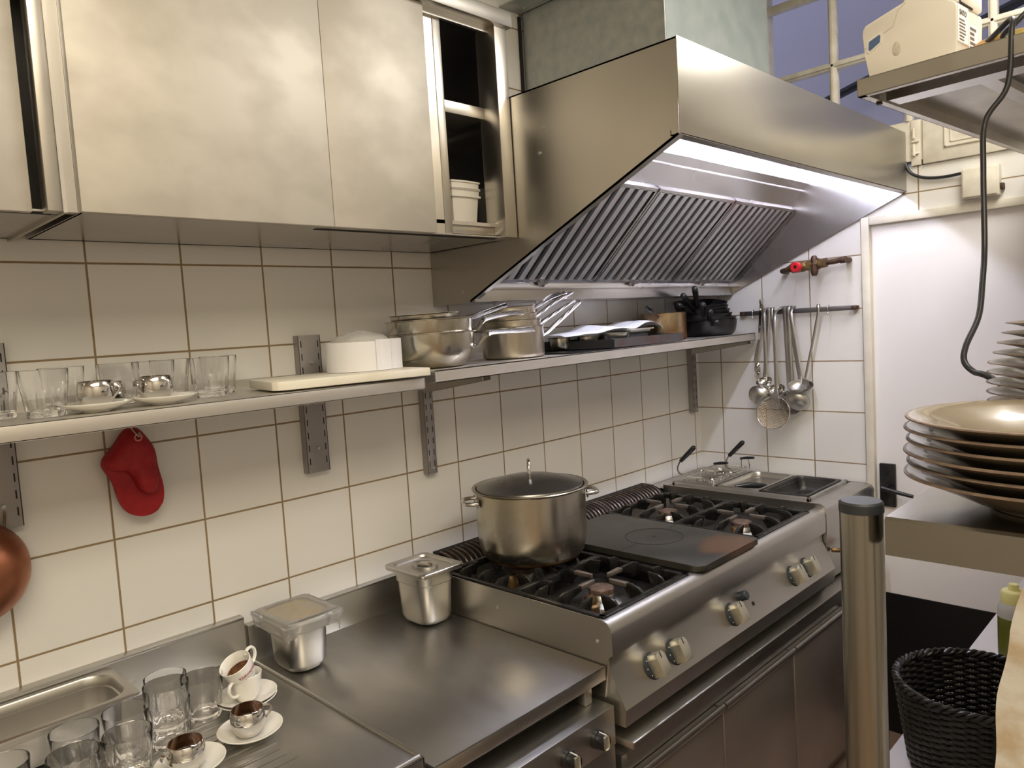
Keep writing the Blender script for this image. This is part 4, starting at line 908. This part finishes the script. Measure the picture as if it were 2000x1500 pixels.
P_=[(0,.114,.062,zb,-2.50,.012,.130,'lowest deep black frying pan of the stack in the far corner'),
(1,.113,.034,zb+.040,-2.58,.036,.140,'second black frying pan from the bottom of the far corner stack'),
(2,.112,.032,zb+.058,-2.62,.052,.140,'third black frying pan from the bottom of the far corner stack'),
(3,.108,.032,zb+.074,-2.95,.045,.155,'fourth black frying pan of the far corner stack, handle pointing left'),
(4,.106,.032,zb+.090,-2.86,.070,.160,'fifth black frying pan of the far corner stack, handle pointing up left'),
(5,.106,.034,zb+.104,-2.70,.095,.135,'topmost tilted black frying pan of the far corner stack')]
for p in P_: k_=(0,.01,.03,.05,.08,.15)[p[0]]; fry(*p,tl=(k_*.7,-k_*.7))
# ================================================================== END WALL: VALVE, RAIL, UTENSILS
t=thing('gas_valve','old brass gas valve with red knob and brown pipes on the end wall','valve',(2.40,-.55,1.80))
XV=2.392
mb=MB(); mb.tube(catmull([(2.446,-.425,1.815),(XV+.01,-.425,1.815),(XV,-.432,1.816),(XV,-.455,1.820)],5),.010,12); obj('left_pipe',mb,'bronze',t)
mb=MB(); mb.tube([(XV,-.447,1.819),(XV,-.463,1.822),(XV,-.470,1.823),(XV,-.515,1.826),(XV,-.530,1.827)],[.011,.016,.021,.021,.016],16); mb.tube([(XV,-.528,1.827),(XV,-.545,1.828)],.020,6); mb.tube([(XV,-.545,1.828),(XV,-.575,1.830)],[.022,.022],8); mb.tube([(XV,-.575,1.830),(XV,-.605,1.832)],.018,6); obj('valve_body',mb,'brassold',t,smooth=30)
mb=MB(); mb.lathe([(.006,0),(.019,0),(.021,.004),(.020,.020),(.017,.024),(.008,.0245),(.006,.020)],(0,0,0),24,close=True); mb.xf(Matrix.Translation((XV-.016,-.496,1.824))@Matrix.Rotation(-PI/2,4,'Y')); k=obj('red_knob',mb,'redknob',t)
obj('knob_centre',MB().cyl((XV-.016,-.496,1.824),(XV-.034,-.496,1.824),.0065,12),'slot',k)
mb=MB(); mb.tube([(XV-.01,-.560,1.862),(XV-.01,-.560,1.852),(XV-.01,-.560,1.800),(XV-.01,-.560,1.785)],[.008,.013,.015,.009],10,flat=.8); obj('wing_handle',mb,'bronze',t)
mb=MB(); mb.tube(catmull([(XV,-.600,1.832),(XV,-.635,1.833),(XV,-.660,1.836),(XV+.012,-.668,1.836),(2.446,-.668,1.836)],5),.0105,12); mb.tube([(XV,-.655,1.835),(XV,-.675,1.836)],.013,12); obj('right_pipe',mb,'bronze',t)
t=thing('utensil_rail','flat steel hanging rail on the end wall','rail',(2.42,-.46,1.643))
mb=MB().box(2.416,-.700,1.645,2.420,-.225,1.664,.0008); obj('bar',mb,'railm',t)
for y in (-.235,-.690): obj('bracket',MB().box(2.414,y-.010,1.647,2.446,y+.010,1.662,.002),'bronze',t)
for y,z in ((-.285,0),(-.595,0)):
    o=obj('s_hook',MB().tube(catmull([(2.424,y,1.655),(2.424,y,1.667),(2.418,y,1.669),(2.411,y,1.664),(2.411,y,1.640),(2.405,y,1.632),(2.398,y,1.640)],4),.0018,8),'polish'); tag(o,'empty steel hook on the utensil rail, beside the frying pans' if y>-.4 else 'empty steel hook on the utensil rail, right of the ladles','hook')
gl='steel utensils hanging from the rail'
def utensil(kind,label,y0,x,y1,z1,w=.009,r=.035,z0=1.668,part='bowl',face=None,tilt=.5):
    """strap handle hooked over the rail at y0 and running down to (x,y1,z1), with its working end there"""
    names={'ladle':'ladle','skimmer':'skimmer','spatula':'spatula'}
    t=thing(names[kind],label,names[kind],(x,y1,z1-r),gl)
    xh=x
    path=catmull([(2.4225,y0,1.652),(2.4225,y0,1.670),(2.417,y0,z0+.006),(2.408,y0,z0),(min(2.408,xh+.004),y0,z0-.03),(xh+.003,y0+(y1-y0)*.5,(z0+z1)/2),(xh,y1,z1+r*.9)],5)
    N=len(path)-1; mb=MB()
    mb.sheet(lambda u,v: path[int(round(u*N))]+Vector((-.0015*math.cos((v-.5)*PI),(v-.5)*w,0)),N,4,.0018); obj('handle',mb,'steel',t,smooth=60)
    if kind=='ladle':
        mb=MB(); pr=[(r*math.sin(a*PI/2/8),-r*.72*math.cos(a*PI/2/8)) for a in range(9)]; pr=pr+[(r+.0012,.0006)]+[((r-.0013)*math.sin(a*PI/2/8),-(r*.72-.0013)*math.cos(a*PI/2/8)) for a in range(8,-1,-1)]
        mb.lathe([(max(0,a) if a>1e-5 else 0,b) for a,b in pr],(0,0,0),40); mb.xf(Matrix.Translation((x-r*.75,y1,z1+r*.1))@Matrix.Rotation(-tilt,4,'Y')); obj('bowl',mb,'polish' if r<.04 else 'steel',t,smooth=60)
        obj('neck',MB().tube([(x,y1,z1+r*1.1),(x+.001,y1,z1+r*.55),(x-r*.12,y1,z1+r*.15)],[.0035,.004,.003],8),'steel',t)
    return t
utensil('ladle','small shallow ladle hanging nearest the tongs, above a larger one',-.343,2.388,-.348,1.374,.012,.031)
utensil('ladle','medium ladle hanging between the small ladle and the wire skimmer',-.372,2.400,-.392,1.340,.008,.036)
utensil('ladle','large dark steel ladle at the lower left of the utensil bunch',-.356,2.404,-.326,1.312,.012,.047,tilt=-1.1)
utensil('ladle','front ladle at the right of the bunch, broad handle leaning right',-.458,2.385,-.494,1.362,.013,.040)
utensil('ladle','ladle with thin dark handle hanging rightmost on the rail',-.558,2.404,-.503,1.352,.009,.041)
utensil('ladle','large dark ladle hidden behind the perforated skimmer',-.440,2.414,-.480,1.298,.012,.047,tilt=-1.1)
# perforated skimmer
t=utensil('skimmer','round perforated skimmer behind the wire skimmer',-.437,2.404,-.445,1.300,.014,.040)
m_=mat('perforated_steel',(.6,.6,.6),.2,1); b_=P(m_); tc=nd(m_,'ShaderNodeTexCoord'); vo=nd(m_,'ShaderNodeTexVoronoi'); vo.inputs['Scale'].default_value=150; vo.inputs['Randomness'].default_value=0
lk(m_,tc.outputs['Object'],vo.inputs['Vector']); mr=nd(m_,'ShaderNodeMapRange'); mr.inputs[1].default_value=.22; mr.inputs[2].default_value=.30; lk(m_,vo.outputs['Distance'],mr.inputs[0]); mx=nd(m_,'ShaderNodeMix',data_type='RGBA'); mx.inputs['A'].default_value=(.04,.04,.04,1); mx.inputs['B'].default_value=(.60,.60,.60,1); lk(m_,mr.outputs[0],mx.inputs['Factor']); lk(m_,mx.outputs['Result'],b_.inputs['Base Color'])
mb=MB().lathe([(0,.010),(.022,.009),(.040,.004),(.049,0),(.0495,.001),(.040,.0055),(.020,.0105),(0,.0115)],(0,0,0),40); mb.xf(Matrix.Translation((2.392,-.448,1.290))@Matrix.Rotation(math.radians(-80),4,'Y')); obj('disc',mb,m_,t)
# wire skimmer
t=utensil('skimmer','round wire mesh skimmer hanging in front of the ladles',-.408,2.345,-.408,1.272,.013,.055)
mt=Matrix.Translation((2.322,-.402,1.254))@Matrix.Rotation(math.radians(12),4,'X')@Matrix.Rotation(math.radians(-72),4,'Y')
rim_=[mt@Vector((  .066*math.cos(a*PI/24),.066*math.sin(a*PI/24),0)) for a in range(48)]
obj('rim',MB().tube(rim_,.0025,8,closed=True),'tin',t)
mb=MB()
for i in range(-10,11):
    y=i*.0064; l=math.sqrt(max(0,.065**2-y*y)); dz=lambda a,b: -.020*(1-(a*a+b*b)/.00436)
    mb.tube([mt@Vector((k*l/3,y,dz(k*l/3,y))) for k in range(-3,4)],  .0010,4); mb.tube([mt@Vector((y,k*l/3,dz(y,k*l/3))) for k in range(-3,4)],.0010,4)
obj('wire_mesh',mb,mat('brassy_wire',(.20,.15,.10),.4,1),t)
obj('collar',MB().box(2.339,-.416,1.312,2.347,-.398,1.342,.001),'steel',t)
t=thing('spatula','two wide plain steel handles hanging in the middle of the bunch','spatula',(2.406,-.432,1.33),gl)
for dy in (-.440,-.424):
    path=catmull([(2.4225,dy,1.652),(2.4225,dy,1.670),(2.417,dy,1.674),(2.4095,dy,1.668),(2.410,dy,1.60),(2.411,dy-.004,1.45),(2.412,dy-.006,1.345)],5); N=len(path)-1
    mb=MB(); mb.sheet(lambda u,v: path[int(round(u*N))]+Vector((-.001*math.cos((v-.5)*PI),(v-.5)*.014,0)),N,4,.0015); obj('handle',mb,'steel',t,smooth=60)
# tongs
t=thing('tongs','long steel tongs hanging over the left end of the rail','tongs',(2.40,-.31,1.40),gl)
for s_,xx in ((0,2.398),(1,2.410)):
    path=catmull([(2.416,-.325,1.705),(xx,-.326+.004*s_,1.66),(xx,-.318+.004*s_,1.56),(xx-.002,-.306+.012*s_,1.48),(xx,-.300+.006*s_,1.44)],5); N=len(path)-1
    mb=MB(); mb.sheet(lambda u,v: path[int(round(u*N))]+Vector((0,(v-.5)*.010,0)),N,2,.0015); a_=obj('arm',mb,'polish' if s_==0 else 'steel',t,smooth=60)
    mb=MB(); mb.lathe([(0,0),(.010,.002),(.0135,.008),(.0125,.0075),(.009,.0012),(0,-.001)],(0,0,0),24,sx=2.0,sy=1.0); mb.xf(Matrix.Translation((xx-.004,-.302+.006*s_,1.425))@Matrix.Rotation(math.radians(90),4,'Y')); obj('spoon_end',mb,'polish',a_)
obj('hinge',MB().box(2.404,-.331,1.690,2.420,-.319,1.712,.002),'steel',t)
# junction box and cable
t=thing('junction_box','cream plastic junction box on the tiles above the door','junction box',(2.42,-1.11,1.995))
mb=MB(); mb.box(2.410,-1.165,1.997,2.446,-1.055,2.098,.003); mb.box(2.403,-1.160,2.001,2.411,-1.060,2.094,.003); obj('box_body',mb,'winpaint',t)
obj('screw_tabs',MB().box(2.420,-1.175,2.015,2.446,-1.164,2.035,.001),'bronze',t)
tag(obj('box_cable',MB().tube(catmull([(2.44,-.874,2.160),(2.436,-.884,2.130),(2.435,-.905,2.108),(2.435,-.945,2.092),(2.435,-1.0,2.086),(2.430,-1.056,2.088)],6),.0055,8),'cable'),'short black cable from the hood corner into the junction box','cable')
# ================================================================== PASS SHELF ON THE RIGHT
SX,SY,SZ=.269,-1.502,1.447
t=thing('pass_shelf','stainless serving shelf on a round post, holding the brown bowls','shelf',(.9,-1.8,SZ-.04))
mb=MB(); mb.prism([(SX,SZ-.039),(SX,SZ-.003),(SX+.003,SZ),(1.45,SZ),(1.45,SZ-.002),(SX+.004,SZ-.002),(SX+.002,SZ-.004),(SX+.002,SZ-.037),(SX+.02,SZ-.037),(SX+.02,SZ-.039)],'y',-2.15,SY)
mb.box(SX+.002,SY-.002,SZ-.039,1.45,SY,SZ-.001); mb.box(1.448,-2.15,SZ-.039,1.45,SY,SZ)
obj('shelf_sheet',mb,'post',t)
for (x,y) in ((.301,-1.468),(1.42,-1.468),(1.42,-2.17)):
    p=obj('round_post',MB().cyl((x,y,.0 if x<.5 else .8005),(x,y,SZ+.004-.006),.0218,40),'post',t); 
    obj('post_cap',MB().lathe([(0,.008),(.020,.0075),(.0222,.0055),(.0225,0),(.0225,-.004),(0,-.004)],(x,y,SZ-.001),40),'cap',p)
t['label']='stainless serving shelf on round capped posts, holding the brown bowls'
# brown stoneware
def bowlmesh(R,h):
    w=lambda r,z,a: r*(1+.004*math.sin(a*5+z*90)) if r>R*.8 else r
    return MB().lathe([(0,.003),(R*.34,.003),(R*.36,0),(R*.42,0),(R*.43,.004),(R*.55,h*.20),(R*.72,h*.52),(R*.88,h*.80),(R*.985,h*.955),(R*1.005,h*.99),(R,h*1.03),(R*.975,h*1.04),(R*.86,h*.90),(R*.68,h*.62),(R*.50,h*.30),(R*.35,h*.20),(0,h*.18)],(0,0,0),96,mod=w)
RIM={}
def bowl(x,y,z,R,h,label,group,k):
    key=(R,h)
    if key not in RIM:
        t=thing('stoneware_bowl' if h>.03 else 'stoneware_plate',label,'bowl' if h>.03 else 'plate',(x,y,z),group)
        b=obj('bowl_body',bowlmesh(R,h),'stone',t,local=True,smooth=60)
        w=lambda r,z,a: r*(1+.004*math.sin(a*5+z*90))
        obj('glazed_rim',MB().lathe([(R*.990,h*.963),(R*1.008,h*.985),(R*1.006,h*1.025),(R*.990,h*1.040),(R*.982,h*1.036),(R*.995,h*1.0)],(0,0,0),96,mod=w,close=True),'stonerim',t,local=True,smooth=60)
        RIM[key]=t; t.rotation_euler=(0,0,k*1.3); return t
    return dup(RIM[key],(x,y,z),label,rot=(0,0,k*1.3),group=group)
nm=['lowest','second lowest','third lowest','third highest','second highest','topmost']
for i in range(6): bowl(.383+.0015*math.sin(i*2.2),-1.628+.0012*math.cos(i*3.1),SZ+.0008+i*.0118,.134,.034,'%s wide brown stoneware bowl of the front stack'%nm[i],'wide brown bowls on the serving shelf',i)
n2=['first','second','third','fourth','fifth','sixth','seventh','eighth','ninth','tenth','eleventh','twelfth','thirteenth','fourteenth']
for i in range(14):
    R2=.112 if i<10 else .106-(i-10)*.0035
    bowl(.632+.002*math.sin(i*1.7),-1.628-(i>8)*.001*(i-8),SZ+.0008+i*.0125,round(R2,4),.017,'brown stoneware plate in the rear stack, %s from the bottom'%n2[i],'brown plates in the rear stack',i)
# beige cloth hanging over the shelf front
def ced(z):
    tb=[(1.449,-1.650),(1.422,-1.628),(1.36,-1.610),(1.297,-1.600),(1.226,-1.595),(1.10,-1.588),(.95,-1.592)]
    for (za,ya),(zb_,yb_) in zip(tb,tb[1:]):
        if z>=zb_: k=(za-z)/(za-zb_); return ya+(yb_-ya)*k
    return tb[-1][1]
def cf(u,v):
    s_=u*.56
    if s_<.06: x=SX+.050-s_; z=SZ+.0025; e=-1.672
    else:
        z=SZ-(s_-.06); x=SX-.006-.004*math.sin(z*14); e=ced(z)
    if s_<.06: x=max(x,SX-.004)
    y=e-v*.34; x-=.006*math.sin(v*9+z*3)*min(1,max(0,(s_-.06)/.1))*v
    return (x-.0,y+.0015*math.sin(z*60)*(1-v),z)
tag(obj('beige_cloth',MB().sheet(cf,60,30,.003),'cloth'),'stained beige cloth hanging over the near edge of the serving shelf','cloth')
# ================================================================== LOWER WORKTOP
t=thing('side_counter','pale worktop under the serving shelf, running to the end wall','worktop',(1.6,-1.7,0))
obj('top',MB().box(.55,-2.3,.775,2.44,-1.272,.800,.002),'worktopw',t); obj('body',MB().box(.60,-2.3,0,2.44,-1.33,.775),'steel',t)
# wicker basket
t=thing('wicker_basket','round black wicker basket on the pale worktop behind the post','basket',(.985,-1.417,.8005))
bx,by,bz=.985,-1.417,.8005; H_=.165
def br(k): return .112+.022*k
NS=40; mb=MB()
for i in range(NS):
    a=2*PI*i/NS; mb.tube([(bx+br(k/6)*math.cos(a),by+br(k/6)*math.sin(a),bz+.004+k/6*(H_-.008)) for k in range(7)],.0018,5)
obj('stakes',mb,'wicker',t)
mb=MB(); rows=27
for j in range(rows):
    k=(j+.5)/rows; pts=[]
    for i in range(NS*3):
        a=2*PI*i/(NS*3); w=.0032*math.cos(a*NS/2+(PI if j%2 else 0)); r=br(k)+w; pts.append((bx+r*math.cos(a),by+r*math.sin(a),bz+.004+k*(H_-.008)))
    mb.tube(pts,.0033,5,closed=True,flat=1.2)
obj('woven_side',mb,'wicker',t)
mb=MB()
for s_ in range(3):
    pts=[]
    for i in range(160):
        a=2*PI*i/160; ph=a*20+s_*2*PI/3; r=br(1)+.0045*math.cos(ph); pts.append((bx+r*math.cos(a),by+r*math.sin(a),bz+H_+.0045*math.sin(ph)))
    mb.tube(pts,.0036,6,closed=True)
obj('braided_rim',mb,'wicker',t); obj('base',MB().lathe([(0,0),(.112,0),(.112,.006),(0,.006)],(bx,by,bz),40),'wicker',t)
# squeeze bottle
t=thing('squeeze_bottle','squeeze bottle of green oil with pale yellow cap behind the wicker basket','bottle',(1.500,-1.372,.8005))
o_=(1.500,-1.372,.8005)
obj('bottle_body',MB().lathe([(0,0),(.030,0),(.033,.003),(.033,.120),(.031,.128),(0,.128)],o_,32),'oil',t); obj('shoulder',MB().lathe([(.0335,.112),(.0340,.128),(.031,.140),(.026,.147),(0,.147),(0,.128),(.03,.118)],o_,32),'clearp',t)
obj('cap',MB().lathe([(0,.146),(.027,.146),(.027,.170),(.024,.174),(.012,.176),(.010,.190),(0,.191)],o_,28),'capy',t)
# ================================================================== OVERHEAD SHELF WITH LABEL PRINTER
ra=math.radians(-4.2); OX,OY,OZ=1.101,-1.190,2.080
t=thing('overhead_shelf','stainless overhead shelf at the upper right carrying the label printer','shelf',(OX,OY,OZ),rot=(0,0,ra))
mb=MB(); T_=.034; Lx,Ly=1.30,1.0
mb.box(0,-Ly,0,.0015,0,T_); mb.box(0,-.0015,0,Lx,0,T_); mb.box(0,-Ly,T_-.0015,Lx,0,T_); mb.box(0,-Ly,0,.016,0,.0015); mb.box(.0,-.016,0,Lx,0,.0015)
obj('shelf_sheet',mb,'cabedge',t,local=True,smooth=0)
mb=MB(); mb.box(.10,-Ly,.004,.13,-.016,T_-.002); mb.box(.10,-Ly,.003,.155,-.02,.0045); mb.box(.13,-.20,.006,Lx,-.17,.024)
obj('stiffener',mb,'hoodin',t,local=True,smooth=0)
obj('bolt',MB().lathe([(0,-.004),(.006,-.004),(.006,0),(0,0)],(.085,-.008,0),12),'bronze',t,local=True)
t=thing('label_printer','cream label printer with blue side window on the overhead shelf','printer',(OX,OY,OZ+T_+.0003),rot=(0,0,ra+math.radians(-1)))
pr=[(-.012,0),(-.004,.05),(.0015,.088),(.000,.102),(-.006,.110),(-.105,.137),(-.118,.134),(-.172,.098),(-.174,.090),(-.172,0)]
obj('case',MB().prism(pr,'x',.030,.165,.003),'printer',t,local=True,smooth=30)
mb=MB(); mb.tube([(.0295,-.002,.062),(.0295,-.03,.080),(.0295,-.060,.090),(.0295,-.070,.118),(.0295,-.085,.128)],.0008,4); obj('lid_seam',mb,'casing',t,local=True)
mb=MB(); mb.prism([(-.008,.058),(-.010,.078),(-.036,.088),(-.040,.084),(-.038,.066),(-.012,.052)],'x',.0285,.031); w_=obj('window_frame',mb,'whiteplastic',t,local=True,smooth=0)
mb=MB(); mb.prism([(-.012,.060),(-.0135,.075),(-.034,.083),(-.036,.080),(-.0345,.068),(-.015,.057)],'x',.0278,.0287); obj('blue_pane',mb,'bluewin',w_,local=True,smooth=0)
obj('finger_grip',MB().lathe([(0,.002),(.012,.0015),(.014,0),(0,0)],(0,0,0),24,sy=.6).xf(Matrix.Translation((.030,-.066,.046))@Matrix.Rotation(-PI/2,4,'Y')),'casing',t,local=True)
mb=MB(); mb.tube([(.040,-.140,.138),(.160,-.140,.138)],.036,32); mb.box(.045,-.178,.10,.155,-.150,.130,.006); obj('roll_cover',mb,'whiteplastic',t,local=True)
lab=obj('rating_label',MB().box(.036,-.1745,.028,.088,-.1725,.096),'paper',t,local=True)
obj('vent_slot',MB().box(.046,-.1752,.098,.110,-.1735,.106),'slot',t,local=True)
tx=textmesh('SATO',.0135,.0002,True); tx.xf(Matrix.Identity(4))
for v in tx.b.verts: v.co=Vector((.060+v.co.x,-.1750-v.co.z,.082+v.co.y))
obj('maker_name',tx,'ink',lab,local=True,smooth=0)
mb=MB()
random.seed(3)
for i in range(7): mb.box(.042,-.1750,.068-i*.006,.042+random.uniform(.022,.036),-.1744,.0702-i*.006)
for i in range(5): mb.box(.095,-.1750,.060-i*.009,.095+random.uniform(.018,.034),-.1744,.065-i*.009)
obj('small_print',mb,'ink',lab,local=True,smooth=0)
obj('second_label',MB().box(.092,-.1745,.018,.135,-.1735,.070),'paper',t,local=True)
tag(obj('yellow_packet',MB().lathe([(0,0),(.03,.0),(.045,.010),(.040,.024),(.015,.032),(0,.034)],(1.18,-1.445,OZ+T_+.001),20,sx=1.1,sy=1.6),mottled('yellow_wrapper',(.45,.36,.10),(.62,.28,.12),20,.3,.5)),'crumpled yellow and orange packet on the overhead shelf beside the printer','packet')
# cables
tag(obj('hanging_cable',MB().tube(catmull([(1.20,-1.375,2.135),(1.13,-1.42,2.135),(1.10,-1.455,2.148),(1.085,-1.458,2.120),(1.080,-1.452,2.03),(1.07,-1.420,1.975),(1.06,-1.418,1.89),(1.03,-1.425,1.755),(.98,-1.432,1.685),(.93,-1.437,1.630),(.88,-1.430,1.585),(.86,-1.432,1.560),(.84,-1.450,1.545),(.80,-1.480,1.540),(.76,-1.55,1.50),(.74,-1.62,1.455)],7),.0048,10),'cable'),'long black cable looping down from the overhead shelf behind the brown plates','cable')
tag(obj('coiled_cable',MB().tube(catmull([(1.19,-1.60,2.125),(1.14,-1.56,2.20),(1.12,-1.50,2.175),(1.105,-1.46,2.140),(1.12,-1.44,2.122),(1.16,-1.50,2.125),(1.19,-1.62,2.150)],7),.0050,10),'cable'),'black cable looped on top of the overhead shelf','cable')
tag(obj('edge_cable',MB().tube(catmull([(1.090,-1.62,2.118),(1.082,-1.575,2.02),(1.075,-1.520,1.955),(1.070,-1.500,1.915),(1.070,-1.512,1.88),(1.075,-1.56,1.83),(1.08,-1.62,1.80)],7),.0050,10),'cable'),'black cable bending at the right photo edge beneath the overhead shelf','cable')
S.cycles.max_bounces=20; S.cycles.transmission_bounces=20; S.cycles.glossy_bounces=8
